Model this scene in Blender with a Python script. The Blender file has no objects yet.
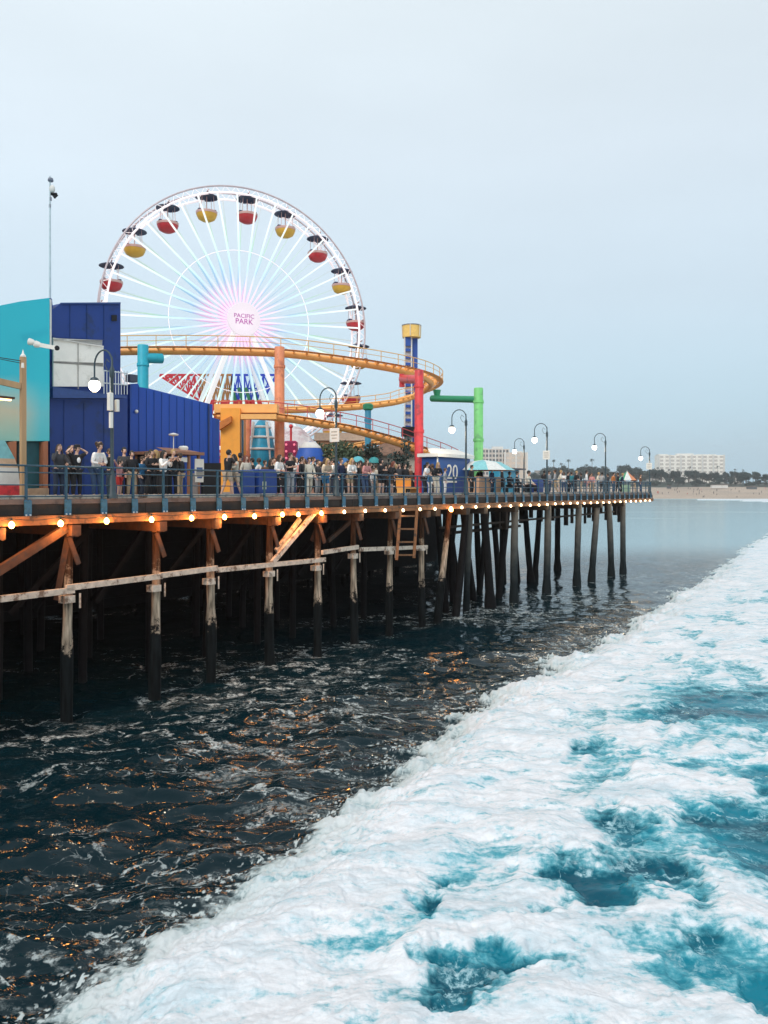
import bpy, bmesh, math, random
import numpy as np
from mathutils import Vector, Matrix, Quaternion
random.seed(7)
rng = np.random.default_rng(7)
R = math.radians

# ------------------------------------------------------------------ camera
sc = bpy.context.scene
COL = sc.collection
ZC = 7.73            # eye height above the sea
F = 800.0            # focal length in picture widths of one pixel
HY = 490.0           # horizon row
cd = bpy.data.cameras.new('camera'); cam = bpy.data.objects.new('camera', cd); COL.objects.link(cam)
cam.location = (0, 0, ZC); cam.rotation_euler = (R(90), 0, 0)
cd.sensor_width = 36; cd.lens = F / 1024 * 36; cd.shift_y = -(512 - HY) / 1024
cd.clip_start = .1; cd.clip_end = 6000
sc.camera = cam

# ------------------------------------------------------------------ sky
SUN_EL, SUN_AZ = R(40), R(205)        # azimuth measured clockwise from +Y; the light comes from behind the viewer
w = bpy.data.worlds.new('World'); sc.world = w; w.use_nodes = True
nt = w.node_tree; nt.nodes.clear()
N = nt.nodes.new; L = nt.links.new
out = N('ShaderNodeOutputWorld'); bg = N('ShaderNodeBackground'); bg.inputs[1].default_value = 1.22
sky = N('ShaderNodeTexSky'); sky.sky_type = 'NISHITA'; sky.sun_disc = False
sky.sun_elevation = SUN_EL; sky.sun_rotation = SUN_AZ
sky.air_density = 1.2; sky.dust_density = 4; sky.ozone_density = 2
sm = N('ShaderNodeVectorMath'); sm.operation = 'SCALE'; sm.inputs[3].default_value = .08
tc = N('ShaderNodeTexCoord'); sp = N('ShaderNodeSeparateXYZ'); cr = N('ShaderNodeValToRGB')
L(tc.outputs['Generated'], sp.inputs[0]); L(sp.outputs[2], cr.inputs[0])
e = cr.color_ramp.elements
def lin(h):
    c = [int(h[i:i+2], 16) / 255 for i in (0, 2, 4)]
    return tuple(x / 12.92 if x <= .04045 else ((x + .055) / 1.055) ** 2.4 for x in c) + (1,)
e[0].position = 0; e[0].color = lin('A0C0D2')
e[1].position = .10; e[1].color = lin('ACC7D6')
for p, c in ((.22, 'B9CAD6'), (.38, 'C5D1DA'), (.6, 'CDD6DA'), (1, 'CDD5D8')):
    x = cr.color_ramp.elements.new(p); x.color = lin(c)
cn = N('ShaderNodeTexNoise'); cn.inputs['Scale'].default_value = 1.6; cn.inputs['Detail'].default_value = 5
mp = N('ShaderNodeMapping'); mp.inputs['Scale'].default_value = (1, 1, 3.5)
L(tc.outputs['Generated'], mp.inputs[0]); L(mp.outputs[0], cn.inputs['Vector'])
mr = N('ShaderNodeMapRange'); mr.inputs[1].default_value = .3; mr.inputs[2].default_value = .7
mr.inputs[3].default_value = .95; mr.inputs[4].default_value = 1.045
L(cn.outputs[0], mr.inputs[0])
# the west (behind-left) part of the sky is a little brighter than the east
wx = N('ShaderNodeMapRange'); wx.inputs[1].default_value = -.5; wx.inputs[2].default_value = .5
wx.inputs[3].default_value = 1.05; wx.inputs[4].default_value = .95
L(sp.outputs[0], wx.inputs[0])
mm = N('ShaderNodeMath'); mm.operation = 'MULTIPLY'; L(mr.outputs[0], mm.inputs[0]); L(wx.outputs[0], mm.inputs[1])
s2 = N('ShaderNodeVectorMath'); s2.operation = 'SCALE'; L(cr.outputs[0], s2.inputs[0]); L(mm.outputs[0], s2.inputs[3])
mx = N('ShaderNodeMix'); mx.data_type = 'RGBA'; mx.inputs[0].default_value = .10
L(sky.outputs[0], sm.inputs[0]); L(s2.outputs[0], mx.inputs[6]); L(sm.outputs[0], mx.inputs[7])
L(mx.outputs[2], bg.inputs[0]); L(bg.outputs[0], out.inputs[0])

# ------------------------------------------------------------------ soft sun of an overcast evening
sl = bpy.data.lights.new('sun', 'SUN'); so = bpy.data.objects.new('sun', sl); COL.objects.link(so)
sl.energy = 1.35; sl.angle = R(35); sl.color = (1, .95, .9)
d = Vector((math.sin(SUN_AZ) * math.cos(SUN_EL), math.cos(SUN_AZ) * math.cos(SUN_EL), math.sin(SUN_EL)))
so.rotation_euler = d.to_track_quat('Z', 'Y').to_euler()

vs = sc.view_settings; vs.view_transform = 'Standard'; vs.look = 'None'; vs.exposure = .27; vs.gamma = 1; vs.use_curve_mapping = False
cy = sc.cycles; cy.use_denoising = True; cy.max_bounces = 6; cy.diffuse_bounces = 3; cy.glossy_bounces = 3
cy.transparent_max_bounces = 6; cy.sample_clamp_indirect = 4; cy.caustics_reflective = False; cy.caustics_refractive = False
cy.use_light_tree = True

# ------------------------------------------------------------------ coordinates
UV = Vector((554 / 800, 1, 0)).normalized()          # along the pier, towards the beach
VV = Vector((-UV.y, UV.x, 0))                        # across the pier, away from the viewer
P0 = Vector((-384 / 800 * 24.737, 24.737, 0))        # on the seaward edge
ZD = ZC - .30                                        # deck level
DD = P0.dot(VV)
ROTP = math.atan2(UV.y, UV.x)                        # rotation that turns local +X along the pier
def pier(u, v, z=0.0):                               # z above the sea
    q = P0 + UV * u + VV * v
    return Vector((q.x, q.y, z))
def upx(px, v=0.0):                                  # distance along the pier of a sight line
    k = (px - 384) / F
    Y = (DD + v) / (VV.x * k + VV.y)
    return (Vector((k * Y, Y, 0)) - P0).dot(UV)
def Yof(u, v=0.0): return pier(u, v).y
def zof(py, Y): return ZC - (py - HY) * Y / F
def at(px, py, Y): return Vector(((px - 384) / F * Y, Y, zof(py, Y)))

# ------------------------------------------------------------------ materials
MATS = {}
def mat(name, color, rough=.6, var=.12, scale=6.0, metal=0.0, emit=None, estr=0.0, bump=0.0, streak=False, dirt=None, dirt_amt=0.0, spec=.5):
    if name in MATS: return MATS[name]
    m = bpy.data.materials.new(name); m.use_nodes = True; MATS[name] = m
    t = m.node_tree; b = t.nodes['Principled BSDF']
    b.inputs['Roughness'].default_value = rough; b.inputs['Metallic'].default_value = metal
    b.inputs['Specular IOR Level'].default_value = spec
    c = tuple(color) + (1,)
    tc = t.nodes.new('ShaderNodeTexCoord'); mp = t.nodes.new('ShaderNodeMapping')
    t.links.new(tc.outputs['Object'], mp.inputs[0])
    if streak: mp.inputs['Scale'].default_value = (1, 1, .12)
    n = t.nodes.new('ShaderNodeTexNoise'); n.inputs['Scale'].default_value = scale; n.inputs['Detail'].default_value = 6
    t.links.new(mp.outputs[0], n.inputs['Vector'])
    r = t.nodes.new('ShaderNodeMapRange'); r.inputs[1].default_value = .3; r.inputs[2].default_value = .7
    r.inputs[3].default_value = 1 - var; r.inputs[4].default_value = 1 + var
    t.links.new(n.outputs[0], r.inputs[0])
    s = t.nodes.new('ShaderNodeVectorMath'); s.operation = 'SCALE'; s.inputs[0].default_value = c[:3]
    t.links.new(r.outputs[0], s.inputs[3]); src = s.outputs[0]
    if dirt:
        n2 = t.nodes.new('ShaderNodeTexNoise'); n2.inputs['Scale'].default_value = scale * .6; n2.inputs['Detail'].default_value = 9
        n2.inputs['Roughness'].default_value = .65
        t.links.new(mp.outputs[0], n2.inputs['Vector'])
        r2 = t.nodes.new('ShaderNodeMapRange'); r2.inputs[1].default_value = .62 - dirt_amt * .3; r2.inputs[2].default_value = .72 - dirt_amt * .3
        t.links.new(n2.outputs[0], r2.inputs[0])
        mx = t.nodes.new('ShaderNodeMix'); mx.data_type = 'RGBA'; mx.inputs[7].default_value = tuple(dirt) + (1,)
        t.links.new(r2.outputs[0], mx.inputs[0]); t.links.new(src, mx.inputs[6]); src = mx.outputs[2]
    t.links.new(src, b.inputs['Base Color'])
    if bump:
        bp = t.nodes.new('ShaderNodeBump'); bp.inputs['Strength'].default_value = bump; bp.inputs['Distance'].default_value = .03
        t.links.new(n.outputs[0], bp.inputs['Height']); t.links.new(bp.outputs[0], b.inputs['Normal'])
    if emit:
        b.inputs['Emission Color'].default_value = tuple(emit) + (1,); b.inputs['Emission Strength'].default_value = estr
        m.cycles.emission_sampling = 'NONE'
    return m

# ------------------------------------------------------------------ mesh builder
class MB:
    def __init__(s): s.v = []; s.f = []; s.mi = []; s.M = Matrix.Identity(4)
    def add(s, vs, fs, mi=0):
        o = len(s.v); s.v += [tuple(s.M @ Vector(p)) for p in vs]
        s.f += [tuple(o + i for i in f) for f in fs]; s.mi += [mi] * len(fs); return s
    def box(s, c, size, rz=0, mi=0, bev=0, taper=1.0):
        x, y, z = [a / 2 for a in size]; c = Vector(c); q = Matrix.Rotation(rz, 3, 'Z')
        def P(a, b, d, k=1): return c + q @ Vector((a * k, b * k, d))
        if bev:
            b_ = bev; vs = []
            for zz, k in ((-z, 1), (z - b_, 1), (z, 0)):
                for a, b in ((-1, -1), (1, -1), (1, 1), (-1, 1)):
                    vs.append(P(a * (x - (0 if k else b_)), b * (y - (0 if k else b_)), zz))
            fs = [(3, 2, 1, 0), (8, 9, 10, 11)] + [(r * 4 + i, r * 4 + (i + 1) % 4, r * 4 + 4 + (i + 1) % 4, r * 4 + 4 + i) for r in (0, 1) for i in range(4)]
            return s.add(vs, fs, mi)
        vs = [P(-x, -y, -z), P(x, -y, -z), P(x, y, -z), P(-x, y, -z), P(-x, -y, z, taper), P(x, -y, z, taper), P(x, y, z, taper), P(-x, y, z, taper)]
        return s.add(vs, [(3, 2, 1, 0), (4, 5, 6, 7), (0, 1, 5, 4), (1, 2, 6, 5), (2, 3, 7, 6), (3, 0, 4, 7)], mi)
    def beam(s, a, b, wd, ht, mi=0, up=(0, 0, 1)):      # rectangular bar from a to b
        a = Vector(a); b = Vector(b); d = (b - a); ln = d.length
        if ln < 1e-6: return s
        d.normalize(); upv = Vector(up)
        if abs(d.dot(upv)) > .98: upv = Vector((1, 0, 0))
        x = d.cross(upv).normalized() * wd / 2; y = x.cross(d).normalized() * ht / 2
        vs = [a - x - y, a + x - y, a + x + y, a - x + y, b - x - y, b + x - y, b + x + y, b - x + y]
        return s.add(vs, [(0, 1, 2, 3), (7, 6, 5, 4), (0, 4, 5, 1), (1, 5, 6, 2), (2, 6, 7, 3), (3, 7, 4, 0)], mi)
    def tube(s, pts, rad, n=8, mi=0, cap=True, closed=False):
        pts = [Vector(p) for p in pts]; m = len(pts)
        rs = rad if hasattr(rad, '__len__') else [rad] * m
        vs = []; prev = None
        for i, p in enumerate(pts):
            if closed: t = pts[(i + 1) % m] - pts[i - 1]
            else: t = pts[min(i + 1, m - 1)] - pts[max(i - 1, 0)]
            if t.length < 1e-9: t = Vector((0, 0, 1))
            t.normalize()
            if prev is None:
                a = Vector((0, 0, 1)) if abs(t.z) < .9 else Vector((1, 0, 0)); prev = t.cross(a).normalized()
            x = (prev - t * prev.dot(t)).normalized(); prev = x; y = t.cross(x)
            for k in range(n):
                an = 2 * math.pi * k / n; vs.append(p + (x * math.cos(an) + y * math.sin(an)) * rs[i])
        fs = []
        for i in range(m if closed else m - 1):
            j = (i + 1) % m
            for k in range(n): fs.append((i * n + k, i * n + (k + 1) % n, j * n + (k + 1) % n, j * n + k))
        if cap and not closed: fs += [tuple(range(n))[::-1], tuple((m - 1) * n + k for k in range(n))]
        return s.add(vs, fs, mi)
    def lathe(s, c, prof, n=16, mi=0, axis='Z', squash=(1, 1)):   # prof: (radius, z)
        c = Vector(c); vs = []
        for r, z in prof:
            for k in range(n):
                a = 2 * math.pi * k / n; x, y = r * math.cos(a) * squash[0], r * math.sin(a) * squash[1]
                vs.append(c + (Vector((x, y, z)) if axis == 'Z' else Vector((x, -z, y)) if axis == 'Y' else Vector((z, x, y))))
        m = len(prof); fs = []
        for i in range(m - 1):
            for k in range(n): fs.append((i * n + k, i * n + (k + 1) % n, (i + 1) * n + (k + 1) % n, (i + 1) * n + k))
        if prof[0][0] > 1e-5: fs.append(tuple(range(n))[::-1])
        if prof[-1][0] > 1e-5: fs.append(tuple((m - 1) * n + k for k in range(n)))
        return s.add(vs, fs, mi)
    def ball(s, c, r, n=12, m=8, mi=0):
        if not hasattr(r, '__len__'): r = (r, r, r)
        c = Vector(c); vs = [c + Vector((0, 0, -r[2]))]
        for i in range(1, m):
            a = -math.pi / 2 + math.pi * i / m
            for k in range(n):
                b = 2 * math.pi * k / n
                vs.append(c + Vector((r[0] * math.cos(a) * math.cos(b), r[1] * math.cos(a) * math.sin(b), r[2] * math.sin(a))))
        vs.append(c + Vector((0, 0, r[2]))); fs = [(0, 1 + (k + 1) % n, 1 + k) for k in range(n)]
        for i in range(m - 2):
            for k in range(n): fs.append((1 + i * n + k, 1 + i * n + (k + 1) % n, 1 + (i + 1) * n + (k + 1) % n, 1 + (i + 1) * n + k))
        t = len(vs) - 1; o = 1 + (m - 2) * n
        fs += [(t, o + k, o + (k + 1) % n) for k in range(n)]
        return s.add(vs, fs, mi)
    def prism(s, poly, off, mi=0):        # closed polygon of points swept by a vector
        n = len(poly); off = Vector(off); a = [Vector(p) for p in poly]
        return s.add(a + [p + off for p in a], [tuple(range(n)), tuple(range(2 * n - 1, n - 1, -1))] + [(i, n + i, n + (i + 1) % n, (i + 1) % n) for i in range(n)], mi)
    def build(s, name, mats, parent=None, smooth=False, loc=None):
        me = bpy.data.meshes.new(name); me.from_pydata([tuple(p) for p in s.v], [], s.f)
        if not isinstance(mats, (list, tuple)): mats = [mats]
        for m in mats: me.materials.append(m)
        if len(mats) > 1: me.polygons.foreach_set('material_index', s.mi)
        bm = bmesh.new(); bm.from_mesh(me); bmesh.ops.recalc_face_normals(bm, faces=bm.faces); bm.to_mesh(me); bm.free()
        if smooth: me.shade_smooth(); me.set_sharp_from_angle(angle=R(40))
        me.update()
        o = bpy.data.objects.new(name, me); COL.objects.link(o)
        if parent: o.parent = parent
        if loc is not None: o.location = loc
        return o

def tag(o, label=None, cat=None, group=None, kind=None):
    if label: o['label'] = label
    if cat: o['category'] = cat
    if group: o['group'] = group
    if kind: o['kind'] = kind
    return o
def thing(name, label, cat, loc=(0, 0, 0), rz=0, group=None):
    o = bpy.data.objects.new(name, None); COL.objects.link(o); o.empty_display_size = .2
    o.location = loc; o.rotation_euler = (0, 0, rz)
    return tag(o, label, cat, group)
def copy_tree(o, kids, loc, rz=0, label=None, scale=None, group=None):   # kids: {parent: [children]}
    def rec(a, par):
        c = a.copy(); COL.objects.link(c); c.parent = par
        for k in kids.get(a, ()): rec(k, c)
        return c
    c = rec(o, None); c.location = loc; c.rotation_euler = (0, 0, rz)
    if label: c['label'] = label
    if scale: c.scale = scale
    if group: c['group'] = group
    return c
def kidmap(root):
    m = {}
    for o in COL.objects:
        if o.parent: m.setdefault(o.parent, []).append(o)
    return m
def ordinal(i):
    W = 'first second third fourth fifth sixth seventh eighth ninth tenth eleventh twelfth thirteenth fourteenth fifteenth sixteenth seventeenth eighteenth nineteenth twentieth'.split()
    if i < 20: return W[i]
    t = {2: 'twenty', 3: 'thirty', 4: 'forty', 5: 'fifty', 6: 'sixty', 7: 'seventy'}[(i + 1) // 10]
    u = (i + 1) % 10
    return t + '-' + W[u - 1] if u else t[:-1] + 'ieth'
# ------------------------------------------------------------------ sea
PERM = rng.permutation(4096).astype(np.int64)
GR = rng.uniform(0, 2 * math.pi, 4096)
def gnoise(x, y):
    xi = np.floor(x).astype(np.int64); yi = np.floor(y).astype(np.int64); xf = x - xi; yf = y - yi
    def g(ix, iy, dx, dy):
        a = GR[PERM[(PERM[ix & 4095] + iy) & 4095]]; return np.cos(a) * dx + np.sin(a) * dy
    u = xf * xf * xf * (xf * (xf * 6 - 15) + 10); v = yf * yf * yf * (yf * (yf * 6 - 15) + 10)
    a = g(xi, yi, xf, yf); b = g(xi + 1, yi, xf - 1, yf); c = g(xi, yi + 1, xf, yf - 1); d = g(xi + 1, yi + 1, xf - 1, yf - 1)
    return ((a * (1 - u) + b * u) * (1 - v) + (c * (1 - u) + d * u) * v) * 1.5
def fbm(x, y, o=4, g=.5):
    s = 0; a = 1
    for i in range(o): s = s + a * gnoise(x + 17.3 * i, y - 9.1 * i); x = x * 2.03; y = y * 2.03; a *= g
    return s
def billow(x, y, o=4, g=.5):
    s = 0; a = 1; t = 0
    for i in range(o): s = s + a * np.abs(gnoise(x + 31.3 * i, y + 7.7 * i)); t += a; x = x * 2.1; y = y * 2.1; a *= g
    return s / t
def sstep(a, b, x):
    t = np.clip((x - a) / (b - a), 0, 1); return t * t * (3 - 2 * t)

def make_sea():
    # rings follow the fall-off of detail with distance; the fan ahead is finer than the rest of the circle
    rows = [.5, 2, 4, 6, 8] + [ZC * F / (y - HY) for y in np.arange(1075, 512, -1.0)]
    rows = rows + [ZC * F / (y - HY) for y in np.arange(512, 500, -.5)] + list(np.geomspace(660, 3200, 12))
    rr = np.array(rows)
    ang = np.concatenate([np.linspace(-math.pi, -.62, 50)[:-1], np.linspace(-.62, .62, 1050), np.linspace(.62, math.pi, 50)[1:]])
    A, RR = np.meshgrid(ang, rr); X = RR * np.sin(A); Y = RR * np.cos(A)
    fy = np.array([-60, 5, 8, 11.9, 16.3, 20.6, 24, 29.4, 41.2, 68.7, 110, 160, 400])
    fx = np.array([-30, -8.6, -6.9, -5.0, -2.2, -.3, .9, 4.0, 11.4, 27.6, 50, 79, 240])
    XF = np.interp(Y, fy, fx)
    sc_ = np.clip(Y / 25, .6, 4)
    jit = (.6 * fbm(X * .35, Y * .35, 3) + .42 * fbm(X * 1.1, Y * 1.1, 4, .62) + .14 * fbm(X * 6, Y * 6, 3)) * np.clip(sc_, .7, 1.6)
    D = (X - XF) * .86 + jit
    near = 1 - sstep(60, 220, RR); al0 = 0
    # ---- patches of open water in the wave
    px = 384 + X / np.maximum(Y, .1) * F
    patches = []
    for (cx, cy, rx, ry, s_) in ((733, 713, 62, 20, 1.0), (665, 724, 42, 9, .85), (623, 838, 26, 13, 1.0), (586, 890, 40, 20, 1.15), (660, 891, 38, 15, 1.05),
                                 (751, 853, 46, 34, 1.2), (762, 790, 24, 20, .7), (425, 921, 13, 9, .75), (452, 897, 8, 7, .7), (513, 976, 46, 13, .95), (461, 1000, 36, 22, 1.1),
                                 (714, 975, 72, 26, .72), (766, 1008, 30, 20, 1.1), (690, 775, 30, 8, .55), (600, 760, 26, 6, .45), (545, 930, 22, 8, .5), (640, 960, 22, 8, .45)):
        yy = F * (ZC - .25) / (cy - HY); k = yy / F
        patches.append(((cx - 384) * k, yy, rx * k, ry * k * yy / (ZC - .25), s_))
    wx = X + .35 * fbm(X * 1.1, Y * 1.1, 4, .6); wy = Y + .5 * fbm(X * 1.1 + 40, Y * 1.1, 4, .6)
    hole = np.zeros_like(X)
    for (a, b, ra, rb, s_) in patches:
        q = np.sqrt(((wx - a) / ra) ** 2 + ((wy - b) / rb) ** 2)
        hole = np.maximum(hole, s_ * (1 - sstep(0, 1.9, q)))
    # streaks of thin foam torn along the run of the wave
    al = (X * .5 + Y * .86); ac = (X * .86 - Y * .5)
    thin = sstep(.05, .55, fbm(ac * .55 + 5, al * .22, 4, .55)) * sstep(2.0, 5, D) * (Y < 60)
    hole = np.clip(hole + .38 * thin, 0, 1)
    front = sstep(-.45, .55, D)
    foam = front * (1 - .95 * hole)
    # ---- heights
    ch = np.clip(1.0 - RR / 110, .05, 1)
    swell = .10 * np.sin(.55 * (X * .8 - Y * .6) + .6 * fbm(X * .06, Y * .06, 2)) + .16 * fbm(X * .33, Y * .33, 3)
    chop = .16 * gnoise(X * .55 + .8 * gnoise(X * .3, Y * .3), Y * .95) + .075 * gnoise(X * 1.25 + .5 * gnoise(X * .9, Y * .9), Y * 2.1 + 3) + .016 * gnoise(X * 2.6, Y * 3.0)
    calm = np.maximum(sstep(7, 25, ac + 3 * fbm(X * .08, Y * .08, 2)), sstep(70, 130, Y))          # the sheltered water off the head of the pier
    Hh = (swell + chop * (1 - .55 * calm)) * ch
    Db = np.maximum(D, 0)
    lift = (.85 * sstep(-.4, 2.6, D) * np.exp(-Db / 7.0) + .35 * sstep(2, 8, D)) * np.clip(1.3 - Y / 160, .25, 1)
    bl = (.30 * (billow(X * .42, Y * .42, 2) - .3) + .09 * billow(wx * 1.1, wy * .9, 3, .5) + .012 * billow(X * 5.2, Y * 5.2, 3, .6)) * sstep(0, .5, D)
    Hh = Hh * (1 - .6 * front) + lift + bl * (1 - .75 * hole) * near - .22 * hole * front
    # thrown drops just ahead of the front
    spray = sstep(.30, .55, gnoise(X * 8, Y * 8) + .5 * gnoise(X * 21, Y * 21)) * sstep(-1.1, -.2, D) * (1 - front) * (RR < 70)
    foam = np.clip(foam + .9 * spray, 0, 1)
    # far field: swell lines and the small breakers on the beach
    b = 0
    for k, (d0, wd, st) in enumerate(((650, 22, .55), (520, 16, .5), (380, 13, .4), (270, 7, .45), (205, 5, .35))):
        yl = d0 + 18 * gnoise(X * .008 + k * 9, X * 0 + 3.3) + .06 * X
        b = np.maximum(b, st * np.exp(-((Y - yl) / wd) ** 2) * sstep(-.15, .25, gnoise(X * .011 + k * 5, Y * .01)))
    b *= (Y > 150)
    foam = np.maximum(foam, b)
    lace = np.clip(.55 + .8 * fbm(X * .13 + 9, Y * .13, 3), 0, 1.15) * (1 - sstep(60, 95, RR) * .75) * (1 - .8 * calm)
    inland = X * VV.x + Y * VV.y - DD
    lace *= (1 - .7 * sstep(0, 8, inland)) * (1 - .6 * sstep(6, 30, -9 - (X - 0) + 0 * Y) * (Y > 18))
    lace = np.maximum(lace, .9 * sstep(-2.2, -.2, D) * (1 - front))
    lace = np.maximum(lace, 1.0 * front)
    for p_ in (68, 155, 210, 270, 317, 354, 390, 422, 436, 454, 466, 491, 514, 547, 577, 591, 611, 622):
        q_ = pier(upx(p_, .3), .3); dd = np.hypot(X - q_.x + .25 * gnoise(X * 2, Y * 2), Y - q_.y); lace = np.maximum(lace, 1.1 * np.exp(-(dd / .75) ** 2))
    far_ = sstep(90, 400, RR)
    aer = sstep(-.2, 1.6, D) 
    n, m = X.shape
    me = bpy.data.meshes.new('sea')
    co = np.stack([X, Y, Hh], -1).reshape(-1, 3).astype(np.float32)
    i = np.arange(n - 1)[:, None] * m + np.arange(m - 1)[None, :]
    fc = np.stack([i, i + m, i + m + 1, i + 1], -1).reshape(-1, 4).astype(np.int32)
    me.vertices.add(len(co)); me.vertices.foreach_set('co', co.ravel())
    me.loops.add(fc.size); me.loops.foreach_set('vertex_index', fc.ravel())
    me.polygons.add(len(fc)); me.polygons.foreach_set('loop_start', (np.arange(len(fc)) * 4).astype(np.int32))
    me.polygons.foreach_set('use_smooth', np.ones(len(fc), bool))
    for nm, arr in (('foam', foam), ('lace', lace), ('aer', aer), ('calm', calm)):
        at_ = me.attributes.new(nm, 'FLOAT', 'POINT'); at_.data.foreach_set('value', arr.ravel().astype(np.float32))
    me.update(calc_edges=True); me.validate()
    o = bpy.data.objects.new('sea', me); COL.objects.link(o); o['kind'] = 'structure'
    me.materials.append(sea_material()); return o

def sea_material():
    m = bpy.data.materials.new('sea_water'); m.use_nodes = True; t = m.node_tree; t.nodes.clear()
    N = t.nodes.new; L = t.links.new
    def attr(n): a = N('ShaderNodeAttribute'); a.attribute_name = n; return a.outputs['Fac']
    def math_(op, a, b=None, c=None, clamp=False):
        x = N('ShaderNodeMath'); x.operation = op; x.use_clamp = clamp
        for i, q in enumerate((a, b, c)):
            if q is None: continue
            if isinstance(q, (int, float)): x.inputs[i].default_value = q
            else: L(q, x.inputs[i])
        return x.outputs[0]
    def rng_(v, a, b, c=0, d=1, smooth=True):
        x = N('ShaderNodeMapRange'); x.interpolation_type = 'SMOOTHSTEP' if smooth else 'LINEAR'
        for i, q in enumerate((v, a, b, c, d)):
            if isinstance(q, (int, float)): x.inputs[i].default_value = q
            else: L(q, x.inputs[i])
        return x.outputs[0]
    def mixc(f, a, b):
        x = N('ShaderNodeMix'); x.data_type = 'RGBA'
        for i, q in ((0, f), (6, a), (7, b)):
            if isinstance(q, (int, float)): x.inputs[i].default_value = q
            elif isinstance(q, tuple): x.inputs[i].default_value = q + (1,)
            else: L(q, x.inputs[i])
        return x.outputs[2]
    g = N('ShaderNodeNewGeometry'); pos = g.outputs['Position']
    def noise(scale, det=4, rough=.55, vec=None, stretch=None, dist=0):
        x = N('ShaderNodeTexNoise'); x.inputs['Scale'].default_value = scale; x.inputs['Detail'].default_value = det
        x.inputs['Roughness'].default_value = rough; x.inputs['Distortion'].default_value = dist
        v = vec or pos
        if stretch:
            mp = N('ShaderNodeMapping'); mp.inputs['Rotation'].default_value = (0, 0, R(stretch[0])); mp.inputs['Scale'].default_value = stretch[1]
            L(v, mp.inputs[0]); v = mp.outputs[0]
        L(v, x.inputs['Vector']); return x
    foam, lace, aer, calm = attr('foam'), attr('lace'), attr('aer'), attr('calm')
    # warped coordinates for the lace
    wn = noise(.9, 3, .6); sub = N('ShaderNodeVectorMath'); sub.operation = 'SUBTRACT'; L(wn.outputs['Color'], sub.inputs[0]); sub.inputs[1].default_value = (.5, .5, .5)
    scl = N('ShaderNodeVectorMath'); scl.operation = 'SCALE'; L(sub.outputs[0], scl.inputs[0]); scl.inputs[3].default_value = 2.4
    ad = N('ShaderNodeVectorMath'); ad.operation = 'ADD'; L(pos, ad.inputs[0]); L(scl.outputs[0], ad.inputs[1])
    flat = N('ShaderNodeVectorMath'); flat.operation = 'MULTIPLY'; L(ad.outputs[0], flat.inputs[0]); flat.inputs[1].default_value = (.6, 1.05, 0)
    def vor(scale):
        v = N('ShaderNodeTexVoronoi'); v.feature = 'DISTANCE_TO_EDGE'; v.inputs['Scale'].default_value = scale
        L(flat.outputs[0], v.inputs['Vector']); return v.outputs['Distance']
    brk = noise(1.7, 5, .65).outputs[0]
    w1 = math_('MULTIPLY', rng_(brk, .44, .68, 0, .17), lace)
    l1 = math_('SUBTRACT', 1.0, rng_(vor(.55), math_('MULTIPLY', w1, .25), math_('ADD', w1, .001)))
    w2 = math_('MULTIPLY', rng_(noise(.8, 4, .6).outputs[0], .50, .74, 0, .17), lace)
    l2 = math_('SUBTRACT', 1.0, rng_(vor(1.9), math_('MULTIPLY', w2, .2), math_('ADD', w2, .001)))
    fine = rng_(noise(7, 7, .75).outputs[0], .42, .60)
    lc = math_('MULTIPLY', math_('MAXIMUM', l1, math_('MULTIPLY', l2, .7)), math_('ADD', math_('MULTIPLY', fine, .85), .06))
    lc = math_('MULTIPLY', lc, rng_(lace, .15, .6), None)
    froth = math_('MULTIPLY', rng_(noise(.8, 7, .7, stretch=(8, (.5, 1.3, 1)), dist=.8).outputs[0], .50, .66, 0, .5), math_('MULTIPLY', fine, rng_(lace, .3, .9)))
    lc = math_('MAXIMUM', lc, froth)
    # thick foam
    fn = noise(1.5, 9, .66, stretch=(12, (.55, 1.6, 1)), dist=.5).outputs[0]
    fn2 = noise(7, 6, .7).outputs[0]
    ff = math_('ADD', foam, math_('ADD', math_('MULTIPLY', math_('SUBTRACT', fn, .5), 1.8), math_('MULTIPLY', math_('SUBTRACT', fn2, .5), 1.0)))
    f0 = rng_(ff, .12, .92)
    f0 = math_('MULTIPLY', f0, rng_(foam, .02, .2))
    fac = math_('MAXIMUM', f0, math_('MULTIPLY', lc, math_('SUBTRACT', 1.0, f0)), None, True)
    # water body
    deep = mixc(aer, (.002, .014, .020), (.008, .18, .25))
    deep = mixc(math_('MULTIPLY', aer, rng_(noise(.5, 5, .6, stretch=(12, (.5, 1.4, 1))).outputs[0], .42, .60)), deep, (.002, .07, .11))
    deep = mixc(rng_(calm, 0, 1, 0, 1), deep, (.19, .33, .37))  # calm water: pale sky reflection put into the body colour
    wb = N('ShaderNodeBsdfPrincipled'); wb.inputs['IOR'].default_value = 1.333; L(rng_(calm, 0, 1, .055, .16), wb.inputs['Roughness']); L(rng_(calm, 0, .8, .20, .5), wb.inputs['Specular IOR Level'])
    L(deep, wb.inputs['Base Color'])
    b1 = N('ShaderNodeBump'); b1.inputs['Distance'].default_value = .045; L(rng_(calm, 0, 1, .8, .10), b1.inputs['Strength'])
    nz = noise(1.9, 3, .5, stretch=(30, (1, 1.6, 1)), dist=.6).outputs[0]
    L(math_('ADD', nz, math_('MULTIPLY', lc, .05)), b1.inputs['Height']); L(b1.outputs[0], wb.inputs['Normal'])
    # foam body
    tint = noise(.9, 7, .62, stretch=(12, (.5, 1.6, 1)), dist=.4).outputs[0]
    fc = mixc(rng_(tint, .42, .66), (.76, .765, .79), (.60, .68, .73))
    mott = rng_(noise(3.2, 10, .78, stretch=(12, (.7, 1.5, 1)), dist=.6).outputs[0], .36, .64, .84, 1.06)
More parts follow.
